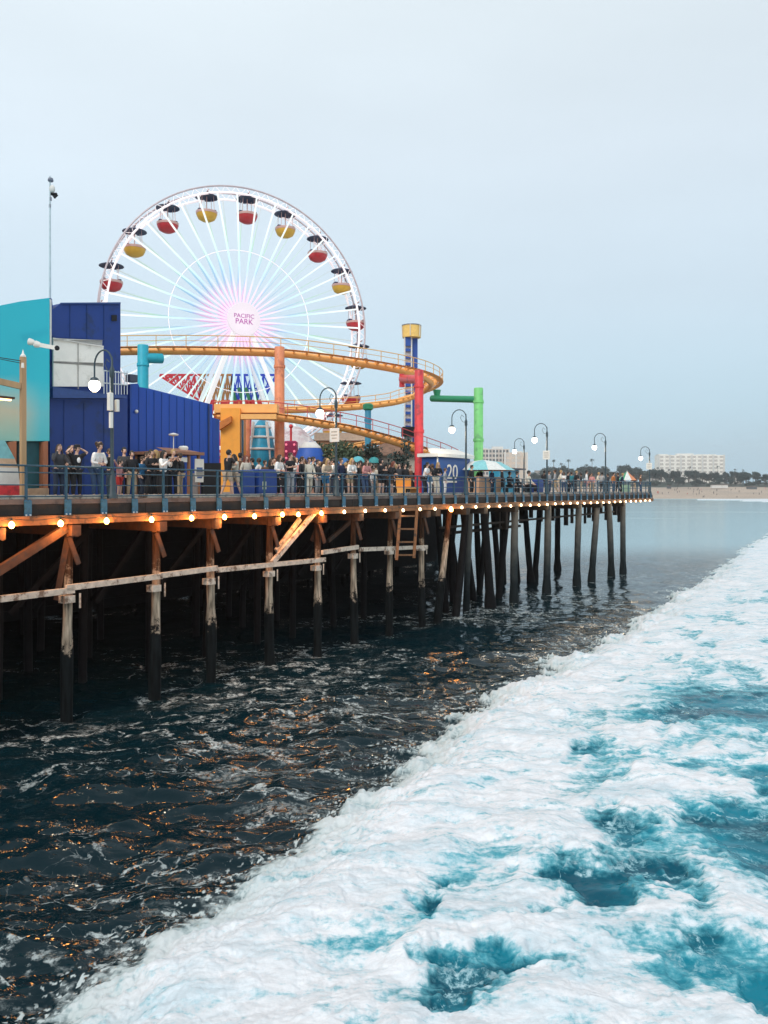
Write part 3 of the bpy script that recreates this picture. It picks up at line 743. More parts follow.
GREENP = mat('green_paint', (.20, .62, .20), .45, .08, 3, dirt=(.14, .42, .16), dirt_amt=.3)
GREEND = mat('deep_green_paint', (.02, .28, .13), .45, .06, 3)
CYANP = mat('turquoise_paint', (.015, .42, .55), .5, .08, 3)
BLUEP = mat('sky_blue_paint', (.04, .30, .48), .45, .06)

def slab_wall(name, px0, px1, v, tops, pybot, m, parent=None, th=.4, zbot=None):
    """wall standing on a line along the pier; tops = [(px, py) ...] is its skyline, thickness goes away from the viewer"""
    pts = []
    for (px_, py_) in tops:
        u = upx(px_, v); pts.append(pier(u, v, zof(py_, Yof(u, v))))
    u1, u0 = upx(px1, v), upx(px0, v)
    zb = ZD - .02 if zbot is None and pybot is None else (zbot if zbot is not None else None)
    if zb is not None: bot = [pier(u1, v, zb), pier(u0, v, zb)]
    else: bot = [pier(u1, v, zof(pybot, Yof(u1, v))), pier(u0, v, zof(pybot, Yof(u0, v)))]
    x = MB(); x.prism(pts + bot, VV * th); return x.build(name, m, parent)

# mural building: sky-like turquoise over a hazy sand-coloured band, with deep teal below
MUR = bpy.data.materials.new('painted_mural')
def _mural():
    m = MUR; m.use_nodes = True; t = m.node_tree; b = t.nodes['Principled BSDF']; b.inputs['Roughness'].default_value = .65
    N = t.nodes.new; L = t.links.new
    g = N('ShaderNodeNewGeometry'); s = N('ShaderNodeSeparateXYZ'); L(g.outputs['Position'], s.inputs[0])
    n = N('ShaderNodeTexNoise'); n.inputs['Scale'].default_value = .9; n.inputs['Detail'].default_value = 5; L(g.outputs['Position'], n.inputs['Vector'])
    a = N('ShaderNodeMath'); a.operation = 'MULTIPLY_ADD'; a.inputs[1].default_value = .5; L(n.outputs[0], a.inputs[0]); L(s.outputs[2], a.inputs[2])
    mr = N('ShaderNodeMapRange'); mr.inputs[1].default_value = 9.0; mr.inputs[2].default_value = 17; L(a.outputs[0], mr.inputs[0])
    r = N('ShaderNodeValToRGB'); e = r.color_ramp.elements; L(mr.outputs[0], r.inputs[0])
    e[0].position = 0; e[0].color = (.09, .42, .42, 1); e[1].position = .12; e[1].color = (.26, .50, .44, 1)
    for p, c in ((.26, (.50, .48, .36)), (.36, (.22, .50, .52)), (.44, (.02, .45, .58)), (1, (.025, .52, .62))):
        x = e.new(p); x.color = c + (1,)
    # the wall turns plain turquoise right of the post
    # the wall turns plain turquoise right of the timber post
    mr2 = N('ShaderNodeMapRange'); mr2.inputs[1].default_value = pier(upx(27, 6.2), 6.2).x - .25; mr2.inputs[2].default_value = mr2.inputs[1].default_value + .6; L(s.outputs[0], mr2.inputs[0])
    mx = N('ShaderNodeMix'); mx.data_type = 'RGBA'; mx.inputs[7].default_value = (.02, .50, .62, 1)
    mm_ = N('ShaderNodeMath'); mm_.operation = 'MULTIPLY'; mm_.inputs[1].default_value = .8; L(mr2.outputs[0], mm_.inputs[0])
    L(mm_.outputs[0], mx.inputs[0]); L(r.outputs[0], mx.inputs[6]); L(mx.outputs[2], b.inputs['Base Color'])
_mural()
VA = 6.2
mur = thing('mural_building', 'turquoise painted building with a hazy sand band and deep teal base at the far left', 'building', tuple(pier(upx(20, VA), VA, ZD)))
mur_loc = mur.location.copy()
def adopt(o, par):      # keep the part where it was built although its thing stands elsewhere
    o.parent = par; o.matrix_parent_inverse = Matrix.Translation(-par.location) if par.rotation_euler.z == 0 else (Matrix.Translation(par.location) @ Matrix.Rotation(par.rotation_euler.z, 4, 'Z')).inverted()
    return o
adopt(slab_wall('wall', -160, 49.5, VA, [(-160, 326), (0, 305.5), (20, 301.5), (48, 298), (49.5, 298)], 441, MUR, th=9), mur)
adopt(slab_wall('base_wall', -160, 48, VA + .25, [(-160, 445), (48, 441)], None, mat('deep_teal_wall', (.012, .09, .12), .6, .15, 3), th=8.6), mur)
adopt(slab_wall('window', -40, 9, VA + .18, [(-40, 448), (9, 447)], 474, BLACK, th=.06), mur)
for (a, c) in ((9.5, 16.5), (43.5, 48)):
    adopt(slab_wall('pillar', a, c, VA - .1, [(a, 442), (c, 441)], None, mat('rust_timber', (.32, .12, .06), .7, .2, 4, streak=True), th=.3), mur)
adopt(slab_wall('shadow_panel', 17.5, 26, VA + .15, [(17.5, 442), (26, 442)], None, mat('dark_green_panel', (.012, .035, .04), .7), th=.06), mur)
adopt(slab_wall('bench_wall', -60, 49, VA - .9, [(-60, 492), (49, 488)], None, mat('sandy_kerb', (.36, .25, .17), .8, .2), th=.4), mur)
adopt(slab_wall('roof_trim', -160, 49.6, VA - .08, [(-160, 325.2), (0, 304.8), (20, 300.8), (49.6, 297.2), (49.6, 299), (20, 302.6), (0, 306.6), (-160, 327)], 300, CYANP, th=.1), mur) if 0 else None
# floodlight on an arm
fl = thing('security_light', 'white twin floodlight on a short arm at the corner of the mural building', 'floodlight', tuple(at(50, 346, Yof(upx(29, VA), VA) - .5)))
yy = fl.location.y
def rel(px_, py_, dy=0): return at(px_, py_, yy + dy) - fl.location
b = MB(); b.beam(rel(34, 344), rel(56, 348), .12, .16); b.build('arm', WHITE, fl)
for (a, c, h_) in ((29, 35, 341.5), (35.5, 41, 344)):
    b = MB(); p1 = rel(a, h_); p2 = rel(c, h_ + 1.4); b.tube([p1, p1 * .4 + p2 * .6, p2], [.14, .12, .07], 12); b.build('lamp_head', WHITE, fl, smooth=True)
b = MB(); b.ball(rel(57, 348), .10); b.build('sensor', BLACK, fl, smooth=True)

# navy building with a recessed white terrace wall
VB = 7.0
nav = thing('navy_building', 'tall navy blue building with a pale panel and a balcony', 'building', tuple(pier(upx(90, VB), VB, ZD)))
adopt(slab_wall('wall', 50, 120.5, VB, [(50, 298), (52, 299), (53, 309), (61, 303.3), (120.5, 303)], 372, NAVY, th=6), nav)
adopt(slab_wall('corner_trim', 49.8, 51.6, VB - .7, [(49.8, 299), (51.6, 300)], 345, WHITE, th=.2), nav)
adopt(slab_wall('lower_wall', 50, 127.5, VB, [(50, 372), (120.5, 372), (120.6, 394), (127.5, 395)], None, NAVY, th=5.6), nav)
adopt(slab_wall('wall_panel', 53.5, 103.5, VB - .14, [(53.5, 338.5), (103.5, 346.5)], 386.5, PANELW, th=.1), nav)
adopt(slab_wall('sill', 53, 127, VB - .5, [(53, 386.5), (104, 393.8), (127, 396)], 398, mat('mid_blue_trim', (.02, .06, .22), .5), th=.45), nav)
adopt(slab_wall('panel_joint', 78, 78.7, VB - .17, [(78, 342.5), (78.7, 342.6)], 389, mat('grey_joint', (.38, .36, .34), .6), th=.02), nav)
adopt(slab_wall('panel_joint', 53.5, 103.4, VB - .16, [(53.5, 361), (103.4, 366), (103.4, 366.7), (53.5, 361.7)], 363, MATS['grey_joint'], th=.015), nav)
adopt(slab_wall('panel_cap', 53.3, 103.7, VB - .22, [(53.3, 337.6), (103.7, 345.8), (103.7, 347.2), (53.3, 339)], 340, WHITE, th=.1), nav)
# balcony railing
br = MB(); vv_ = VB - .45
def P3(px_, py_, v=vv_): u = upx(px_, v); return pier(u, v, zof(py_, Yof(u, v)))
STEELM = mat('pale_steel', (.55, .6, .64), .4, .05)
for (y0, y1) in ((370.5, 373.5), (383, 385)):
    br.tube([P3(103.5, y0), P3(127.5, y1)], .03, 6)
for k in range(9):
    x_ = 104 + k * 2.9; br.tube([P3(x_, 371), P3(x_, 394.5)], .022, 5)
adopt(br.build('balcony_railing', STEELM), nav)
b = MB(); b.box(P3(131.5, 378.5, VB + .1), (.42, .35, .34), ROTP); tag(b.build('roof_unit', mat('dark_metal_box', (.04, .05, .08), .5)), 'small dark box on the roof corner between balcony and turquoise column', 'roof unit')

# royal blue boarded wall
VC = 7.6
roy = thing('boarded_wall', 'long royal blue boarded wall with a roof edge sloping down to the right', 'wall', tuple(pier(upx(170, VC), VC, ZD)))
adopt(slab_wall('wall', 130, 212.5, VC, [(130, 384), (138, 383.5), (139.5, 387), (149, 388.5), (212.5, 404.5)], None, ROYAL, th=5), roy)
adopt(slab_wall('wall', 212.7, 219.5, VC + .3, [(212.7, 417.5), (219.5, 419.5)], None, ROYAL, th=4), roy)
adopt(slab_wall('cap_strip', 149, 212.7, VC - .08, [(149, 387.6), (212.7, 403.6), (212.7, 405.8), (149, 389.8)], 392, DKBLUE, th=.1), roy) if 0 else None
adopt(slab_wall('corner_board', 208.5, 209.6, VC - .06, [(208.5, 404), (209.6, 404.2)], None, DKBLUE, th=.05), roy)
adopt(slab_wall('shutter', 203, 221, VC - .2, [(203, 463), (221, 463)], None, BLACK, th=.15), roy)
b = MB(); b.ball(P3(136.5, 411.5, VC - .1), .09); adopt(b.build('wall_lamp', SIGNW, None, smooth=True), roy)

for k in range(9):
    x_ = 139 + k * 7.6; yt_ = 386.5 + (x_ - 139) * .245; adopt(slab_wall('board_seam', x_, x_ + .18, VC - .03, [(x_, yt_ + .6), (x_ + .18, yt_ + .7)], None, mat('seam_blue', (.004, .05, .22), .6), th=.02), roy)
for (x_, yt_, yb_) in ((70, 304, 338), (87, 304, 340), (104, 304, 345), (64, 400, None), (84, 403, None), (104, 403, None)):
    adopt(slab_wall('wall_seam', x_, x_ + .18, VB - .03, [(x_, yt_), (x_ + .18, yt_)], yb_, mat('seam_navy', (.004, .03, .12), .6), th=.02), nav)
adopt(slab_wall('drip_edge', 61, 120.7, VB - .08, [(61, 302.6), (120.7, 302.2)], 304, mat('mid_blue_trim', (.02, .06, .22), .5), th=.07), nav)
adopt(slab_wall('vent', 112, 117, VB - .06, [(112, 315), (117, 315)], 321, BLACK, th=.05), nav)
# wooden ticket kiosk
KV = 5.2
ki = thing('ticket_kiosk', 'brown framed open ticket kiosk with white notices in front of the boarded wall', 'kiosk', tuple(pier(upx(183, KV), KV, ZD)), ROTP)
uk0, uk1 = upx(163, KV), upx(200, KV); kw = uk1 - uk0; ku = upx(183, KV)
kx0, kx1 = uk0 - ku, uk1 - ku
kh = zof(452, Yof(ku, KV)) - ZD
b = MB(); b.box(((kx0 + kx1) / 2, 1, kh - .05), (kw + .2, 2.4, .14)); b.prism([((kx0), -.2, kh), ((kx1), -.2, kh), ((kx1) - .4, .9, kh + .22), ((kx0) + .4, .9, kh + .22)], (0, .05, 0)); b.build('roof', mat('kiosk_brown', (.30, .14, .08), .6, .15), ki)
for x_ in (kx0 + .1, .35, kx1 - .1):
    for y_ in (0, 2): b = MB(); b.box((x_, y_, kh / 2 - .06), (.12, .12, kh - .12)); b.build('post', MATS['kiosk_brown'], ki)
b = MB(); b.box(((.35 + kx1) / 2, .02, .55), (kx1 - .5, .1, 1.1)); b.build('counter', mat('kiosk_grey', (.30, .26, .25), .7, .2), ki)
b = MB(); b.box(((kx0 + kx1) / 2, 1.9, kh / 2), (kw - .2, .06, kh - .2)); b.build('back_panel', BLACK, ki)
b = MB(); b.box((.95, -.06, kh - .72), (.55, .04, .85)); b.build('notice', SIGNW, ki)
b = MB(); b.box((.95, -.06, .98), (.50, .04, .62)); b.build('notice', SIGNW, ki)
b = MB(); b.box((.95, -.085, 1.28), (.36, .01, .2)); b.box((.95, -.085, .9), (.3, .01, .08)); b.build('notice_print', mat('blue_print', (.06, .12, .3), .6), ki)
b = MB(); b.box((-.35, -.05, kh - .36), (1.1, .04, .22)); b.build('sign_board', SIGNW, ki)
b = MB(); b.tube([(-.05, .6, kh), (-.05, .6, kh + .75)], .02, 6); b.lathe((-.05, .6, kh + .75), [(.03, 0), (.22, .05), (.24, .1), (.05, .16), (0, .17)], 12); tag(adopt_ := b.build('roof_antenna', SIGNW, ki, smooth=True))
b = MB(); b.lathe((.55, .6, kh + .1), [(.2, 0), (.24, .15), (.18, .22), (0, .24)], 12); b.build('roof_vent', SIGNW, ki, smooth=True)

# striped food cart cut by the left edge of the frame
fc_ = thing('tent_cart', 'small cart with a teal and white sloping canopy and red base at the left edge', 'cart', tuple(pier(upx(-6, 2.2), 2.2, ZD)), ROTP)
for (z0, z1, w0, w1, nm, m) in ((.0, .45, 1.05, 1.0, 'base', REDP), (.45, 1.05, 1.0, .9, 'panel', WHITE), (1.05, 1.35, .9, .72, 'panel', mat('peach_panel', (.62, .42, .28), .6)), (1.35, 1.95, .72, .15, 'canopy', mat('aqua_canvas', (.22, .52, .56), .7))):
    b = MB(); b.prism([(-1.4, -.5, z0), (w0 * .62, -.5, z0), (w1 * .62, -.5, z1), (-1.4, -.5, z1)], (0, 1.2, 0)); b.build(nm, m, fc_)

# ------------------------------------------------------------------ right of the coaster: kiosk 20, brown roofed hall, far cart
KB = 2.6
def kiosk20():
    v = KB; ua_, ub_, uc_ = upx(435, v), upx(437, v), upx(470, v)
    t = thing('numbered_kiosk', 'royal blue kiosk with a white roof edge and the white number 20', 'kiosk', tuple(pier(ub_, v, ZD)), ROTP)
    Lx = uc_ - ub_; H = zof(457, Yof(ub_, v)) - ZD; D_ = 1.15
    b = MB(); b.box((Lx / 2, D_ / 2, H / 2), (Lx, D_, H)); b.build('wall', mat('kiosk_blue', (.012, .07, .27), .5, .06, 2), t)
    b = MB(); b.box((Lx / 2, D_ / 2, H + .13), (Lx + .5, D_ + .4, .22)); b.prism([(-.2, -.2, H + .24), (Lx + .2, -.2, H + .24), (Lx - .7, D_ / 2, H + .62), (.7, D_ / 2, H + .62)], (0, D_ / 2, 0)); b.build('roof', WHITE, t)
    b = MB(); b.box((.03, -.02, H / 2), (.1, .05, H)); b.build('corner_trim', WHITE, t)
    def txt(s, size, loc, m, nm, par, rot=(R(90), 0, 0), ext=.01, sx=1):
        cu = bpy.data.curves.new(nm, 'FONT'); cu.body = s; cu.size = size; cu.align_x = 'CENTER'; cu.align_y = 'CENTER'; cu.extrude = ext
        tmp = bpy.data.objects.new(nm, cu); COL.objects.link(tmp); dg = bpy.context.evaluated_depsgraph_get()
        me = bpy.data.meshes.new_from_object(tmp.evaluated_get(dg)); bpy.data.objects.remove(tmp)
        o = bpy.data.objects.new(nm, me); COL.objects.link(o); o.parent = par; o.location = loc; o.rotation_euler = rot; o.scale = (sx, 1, 1)
        me.materials.clear(); me.materials.append(m); return o
    txt('20', 1.35, (Lx * .44, -.03, H * .60), SIGNW, 'number', t, sx=1.1)
    b = MB(); b.box((Lx * .44, -.02, H * .35), (1.2, .02, .12)); b.build('name_strip', SIGNW, t)
    b = MB(); b.box((-.03, .6, H * .6), (.04, .8, H * .4)); b.build('window', BLACK, t)
    return txt
txt = kiosk20()

# brown-roofed hall behind
def hall():
    Y = 62; p = at(395, 489, Y)
    t = thing('snack_hall', 'low pale hall with a brown hipped roof behind the crowd and red column', 'building', (p.x, p.y, ZD), R(4))
    W_ = 58 * Y / F; D_ = 7; H = zof(456, Y) - ZD; RH = zof(440.5, Y) - ZD
    b = MB(); b.box((0, D_ / 2, H / 2), (W_, D_, H)); b.build('wall', mat('cream_wall', (.62, .55, .46), .7, .08), t)
    b = MB(); e = .5; b.add([(-W_ / 2 - e, -e, H), (W_ / 2 + e, -e, H), (W_ / 2 + e, D_ + e, H), (-W_ / 2 - e, D_ + e, H), (-W_ / 2 + 1.6, D_ / 2, RH), (W_ / 2 - 1.6, D_ / 2, RH)],
        [(0, 1, 5, 4), (1, 2, 5), (2, 3, 4, 5), (3, 0, 4), (3, 2, 1, 0)]); b.build('roof', mat('brown_shingle', (.26, .15, .10), .8, .25, 3, dirt=(.14, .08, .06), dirt_amt=.3), t)
    for k in range(3):
        b = MB(); b.box((-W_ / 2 + .9 + k * 1.45, -.02, 1.0), (1.2, .06, 1.3)); b.build('window', BLACK, t)
hall()
# yellow bench cart beside the red column
t = thing('yellow_bench', 'small yellow and orange bench seat left of the red column', 'bench', tuple(pier(upx(408, 1.5), 1.5, ZD)), ROTP)
b = MB(); b.box((0, 0, .42), (1.5, .6, .1), bev=.02); b.build('seat', YELLOW, t)
b = MB(); b.box((0, .3, .72), (1.5, .06, .5), bev=.02); b.build('backrest', ORANGE, t)
for x_ in (-.7, .7): b = MB(); b.box((x_, 0, .2), (.08, .55, .4)); b.build('leg', YELLOW, t)

# vendor cart with sloping striped canopy
v = 1.8
t = thing('vendor_cart', 'peach vendor cart under a big white, aqua and orange umbrella', 'cart', tuple(pier(upx(487, v), v, ZD)), ROTP)
S_ = Yof(upx(487, v), v) / F / UV.x * 1.0
wd = upx(500, v) - upx(476, v)
b = MB(); b.box((0, .3, .62), (wd * .9, 1.1, 1.2), bev=.03); b.build('body', mat('peach_paint', (.62, .36, .22), .6, .1), t)
b = MB(); b.box((wd * .12, -.27, .6), (wd * .2, .05, 1.0)); b.build('panel', BLUEP, t)
b = MB(); b.tube([(0, .3, 1.2), (0, .3, 2.35)], .03, 6); b.build('pole', STEELM, t)
segs = 10
cols = [mat('aqua_canvas', (.22, .52, .56), .7), mat('canvas_white', (.66, .68, .66), .7), mat('orange_canvas', (.62, .24, .12), .7)]
b = MB(); Ru = wd * .62
for k in range(segs):
    a0, a1 = 2 * math.pi * k / segs, 2 * math.pi * (k + 1) / segs
    for (r0, z0, r1, z1) in ((0, 2.4, Ru * .55, 2.22), (Ru * .55, 2.22, Ru, 1.65)):
        q = [(r0 * math.cos(a0), .3 + r0 * math.sin(a0), z0), (r1 * math.cos(a0), .3 + r1 * math.sin(a0), z1), (r1 * math.cos(a1), .3 + r1 * math.sin(a1), z1), (r0 * math.cos(a1), .3 + r0 * math.sin(a1), z0)]
        if r0 == 0: q = q[:3]
        b.add(q, [tuple(range(len(q)))], (0, 1, 0, 1, 1, 0, 1, 0, 1, 2)[k] if k not in (9, 0) else 2)
b.build('canopy', cols, t)
# blue stall panel behind the cart
t = thing('blue_stall', 'low bright blue stall panel behind the vendor cart', 'stall', tuple(pier(upx(510, 4), 4, ZD)), ROTP)
b = MB(); b.box((0, .5, .95), (3.6, .9, 1.9)); b.build('wall', BLUEP, t)
b = MB(); b.box((.2, .4, 1.98), (4.2, 1.4, .12)); b.build('roof', mat('dark_metal_box', (.04, .05, .08), .5), t)

# bins
def bin_(px_, v, w_, h_, label, two=False):
    t = thing('rubbish_bin', label, 'bin', tuple(pier(upx(px_, v), v, ZD)), ROTP, 'blue rubbish bins on the pier')
    b = MB(); b.box((0, 0, h_ / 2), (w_, .6, h_ - .1), bev=.03, taper=1); b.build('body', mat('bin_blue', (.012, .05, .24), .45, .08), t)
    b = MB(); b.box((0, 0, h_), (w_ * .94, .56, .12), bev=.04); b.build('lid', MATS['bin_blue'], t)
    return t
t = bin_(263, .75, 1.15, 1.15, 'wide dark blue bin with a pale notice, left of the woman in white')
b = MB(); b.box((-.24, -.31, .50), (.22, .02, .34)); b.build('sticker', mat('pale_yellow_sticker', (.6, .6, .4), .6), t)
bin_(244, .85, .7, 1.1, 'lighter blue bin directly beside the wide notice bin')
bin_(537, 1.0, 1.0, 1.05, 'lone blue bin left of the lamp with the small white sign')

# mast with wind instruments behind the left buildings
ms = thing('weather_mast', 'thin tall mast with wind instruments rising above the mural building', 'mast', tuple(pier(upx(50, 9), 9, ZD)))
Ym = ms.location.y; X0 = ms.location.x
zt = zof(176, Ym) - ZD
b = MB(); b.tube([(0, 0, 0), (0, 0, zt * .7), (0, 0, zt)], [.06, .05, .035], 8); b.build('pole', mat('pale_grey_mast', (.50, .60, .64), .5), ms)
s_ = Ym / F
b = MB(); b.lathe((.03, 0, zof(180.5, Ym) - ZD), [(0, .12), (.1, .1), (.13, 0), (.1, -.05), (0, -.05)], 10); b.build('beacon', mat('grey_instrument', (.16, .18, .24), .5), ms, smooth=True)
b = MB(); b.ball((.1, 0, zof(189, Ym) - ZD), (.13, .1, .18)); b.build('white_dome', WHITE, ms, smooth=True)
b = MB(); zz = zof(195, Ym) - ZD; b.box((.18, 0, zz + .04), (.26, .1, .1)); b.prism([(.05, -.05, zz + .05), (.36, -.05, zz), (.2, -.05, zz - .16)], (0, .1, 0)); b.build('wind_vane', BLACK, ms)
b = MB(); b.box((.03, 0, zof(199, Ym) - ZD), (.07, .07, .16)); b.box((0, 0, zof(206, Ym) - ZD), (.07, .07, .16)); b.build('clamp', MATS['grey_instrument'], ms)
# ------------------------------------------------------------------ Ferris wheel
def spoke_mat(name, stops, k):
    m = bpy.data.materials.new(name); m.use_nodes = True; t = m.node_tree; b = t.nodes['Principled BSDF']; b.inputs['Roughness'].default_value = .4
    N = t.nodes.new; L = t.links.new
    tc = N('ShaderNodeTexCoord'); s = N('ShaderNodeSeparateXYZ'); L(tc.outputs['Object'], s.inputs[0])
    mr = N('ShaderNodeMapRange'); mr.inputs[1].default_value = 0; mr.inputs[2].default_value = 12.3; L(s.outputs[0], mr.inputs[0])
    r = N('ShaderNodeValToRGB'); L(mr.outputs[0], r.inputs[0]); e = r.color_ramp.elements
    e[0].position = stops[0][0]; e[0].color = stops[0][1] + (1,); e[1].position = stops[1][0]; e[1].color = stops[1][1] + (1,)
    for p, c in stops[2:]: x = e.new(p); x.color = c + (1,)
    L(r.outputs[0], b.inputs['Emission Color']); b.inputs['Emission Strength'].default_value = k
    b.inputs['Base Color'].default_value = (.12, .12, .12, 1); m.cycles.emission_sampling = 'NONE'; return m
SPF = spoke_mat('led_spoke_front', [(.10, (1, .66, .93)), (.24, (.95, .76, 1)), (.38, (.56, .80, 1)), (.55, (.68, 1, .88)), (.72, (.86, .98, .95)), (1, (.92, .95, .95))], .86)
SPB = spoke_mat('led_spoke_rear_glow', [(.10, (1, .60, .92)), (.26, (.95, .58, .92)), (.34, (.38, .66, 1)), (.48, (.48, .80, 1)), (.62, (.58, .95, .74)), (.85, (.72, .85, .88)), (1, (.8, .82, .85))], .62)  # broad rear spokes; their tint stands in for glow between the front ones
RIMW = mat('white_rim_lit', (.8, .76, .76), .4, .04, emit=(1, .84, .86), estr=.45)
RIMD = mat('pinkish_rim_tube', (.60, .50, .52), .4, .1)
HUBW = mat('lit_white_disc', (.2, .19, .2), .4, 0, emit=(1, .90, .98), estr=.60)
MAGL = mat('magenta_letters', (.22, .02, .18), .5, 0, emit=(.45, .03, .38), estr=.35)
CANN = mat('navy_canopy', (.006, .022, .085), .5, .1)
GRED = mat('gondola_red', (.55, .035, .045), .4, .05); GYEL = mat('gondola_yellow', (.75, .42, .05), .4, .05)
GWHT = mat('gondola_pink_white', (.66, .40, .36), .5, .05); GNAV = mat('gondola_navy', (.015, .03, .10), .5)
YW = 73.0; cw = at(238.5, 323.5, YW); RW = 12.1
yaw = R(-24)     # front of the wheel turned a little to the right of the viewer
wheel = thing('ferris_wheel', 'giant lit Ferris wheel with pastel glowing spokes and red and yellow gondolas', 'ferris wheel', (cw.x, cw.y, ZD), -yaw)
hz = cw.z - ZD
TH = .95        # half width between the two rims
for sd in (-1, 1):
    n = 80
    for (r, rad, m, nm) in ((RW, .08, RIMD, 'outer_rim'), (RW - .58, .10, RIMW, 'inner_rim')):
        b = MB(); b.tube([(r * math.cos(2 * math.pi * k / n), sd * TH, hz + r * math.sin(2 * math.pi * k / n)) for k in range(n)], rad, 6, closed=True); b.build(nm, m, wheel, smooth=True)
    b = MB()
    for k in range(80):
        a0 = 2 * math.pi * k / 80; a1 = 2 * math.pi * (k + .5) / 80; a2 = 2 * math.pi * (k + 1) / 80
        p = lambda r, a: (r * math.cos(a), sd * TH, hz + r * math.sin(a))
        b.beam(p(RW - .58, a0), p(RW, a1), .035, .035); b.beam(p(RW, a1), p(RW - .58, a2), .035, .035)
    b.build('rim_lattice', RIMW, wheel)
b = MB()
for k in range(40):
    a = 2 * math.pi * k / 40; p = lambda y: ((RW - .58) * math.cos(a), y, hz + (RW - .58) * math.sin(a)); b.beam(p(-TH), p(TH), .05, .05)
b.build('cross_ties', RIMW, wheel)
spf = MB(); spf.beam((.9, 0, 0), (RW - .6, 0, 0), .135, .135); spb = MB(); spb.beam((.9, 0, 0), (RW - .6, 0, 0), .42, .04)
f0 = spf.build('spoke', SPF, wheel); b0 = spb.build('spoke', SPB, wheel)
for src, sd, off in ((f0, -1, 0), (b0, 1, 4.5)):
    for k in range(40):
        o = src if k == 0 else src.copy()
        if k: COL.objects.link(o); o.parent = wheel
        o.location = (0, sd * (TH if 1 else 0), hz); o.rotation_euler = (0, -2 * math.pi * (k + off / 9) / 40 - .03, 0)
        # spokes lean in slightly to the hub flange
b = MB(); b.tube([(0, -1.9, hz), (0, 1.9, hz)], .5, 16); b.build('axle', WHITE, wheel, smooth=True)
b = MB(); b.lathe((0, 0, hz), [(0, 2.06), (1.45, 2.06), (1.5, 2.0), (1.5, 1.86), (0, 1.86)], 40, axis='Y'); b.build('hub_disc', HUBW, wheel, smooth=True)
for (r_, c_) in ((6.4, SPF),):
    for sd in (-1,):
        b = MB(); b.tube([(r_ * math.cos(2 * math.pi * k / 60), sd * TH, hz + r_ * math.sin(2 * math.pi * k / 60)) for k in range(60)], .035, 5, closed=True); b.build('light_ring', RIMW, wheel)
txt('PACIFIC', .52, (0, -2.10, hz + .26), MAGL, 'lettering', wheel, ext=.01)
txt('PARK', .66, (0, -2.10, hz - .24), MAGL, 'lettering', wheel, ext=.01)
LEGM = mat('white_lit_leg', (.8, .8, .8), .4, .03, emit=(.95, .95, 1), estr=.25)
for sd in (-1, 1):
    for sx in (-1, 1):
        b = MB(); b.beam((sx * .35, sd * 1.5, hz), (sx * 6.3, sd * 2.6, 0), .36, .36); b.build('support_leg', LEGM, wheel)
b = MB(); b.box((0, 0, .6), (15, 6, 1.2)); b.build('platform', mat('wheel_platform', (.5, .45, .42), .6), wheel)
# gondolas: thing > part > sub-part
def gondola(col):
    b = MB(); b.lathe((0, 0, -2.28), [(0, -.62), (.45, -.60), (.82, -.40), (1.0, -.05), (1.02, .22), (.96, .22), (.9, -.1), (.4, -.3), (0, -.3)], 18); g = b.build('gondola', col, wheel, smooth=True)
    c = MB(); c.lathe((0, 0, -.35), [(0, .12), (.30, .10), (.85, .0), (1.14, -.12), (1.16, -.18), (1.08, -.16), (.5, -.08), (0, -.06)], 16); c.build('canopy', CANN, g, smooth=True)
    c = MB(); c.lathe((0, 0, -2.28), [(1.02, .10), (1.05, .10), (1.07, .32), (1.0, .32)], 18); c.build('rail', GWHT, g, smooth=True)
    c = MB()
    for k in range(4):
        a = math.pi / 4 + k * math.pi / 2; c.tube([(.9 * math.cos(a), .9 * math.sin(a), -2.1), (.8 * math.cos(a), .8 * math.sin(a), -.4)], .025, 5)
    c.tube([(0, 0, -2.5), (0, 0, 0)], .05, 6); c.build('post', GWHT, g)
    for k in (0, 2): a = math.pi / 2 * k; c = MB(); c.box((.72 * math.cos(a), .72 * math.sin(a), -1.98), (.34, .7, .5), 0, bev=.05); c.build('seat', GNAV, g)
    c = MB(); c.box((0, 0, -.02), (.1, 2 * TH, .1)); c.build('hanger', GWHT, g)
    return g
gr, gy = gondola(GRED), gondola(GYEL); gr.scale = gy.scale = (.9,) * 3; km = kidmap(None)
RG = RW - .22
for k in range(20):
    a = math.pi / 2 - R(3.9 + 18 * k)
    src = gr if k % 2 == 0 else gy
    loc = Vector((RG * math.cos(a), 0, hz + RG * math.sin(a)))
    if k < 2: src.location = loc; continue
    def rec(x, par):
        c = x.copy(); COL.objects.link(c); c.parent = par
        for q in km.get(x, ()): rec(q, c)
        return c
    c = rec(src, wheel); c.location = loc
# light gives the lit wheel a presence on what stands round it
ld = bpy.data.lights.new('hub_light', 'POINT'); ld.energy = 60; ld.color = (1, .8, .95); ld.shadow_soft_size = 1.4
lo = bpy.data.objects.new('hub_light', ld); COL.objects.link(lo); lo.parent = wheel; lo.location = (0, -3.2, hz)

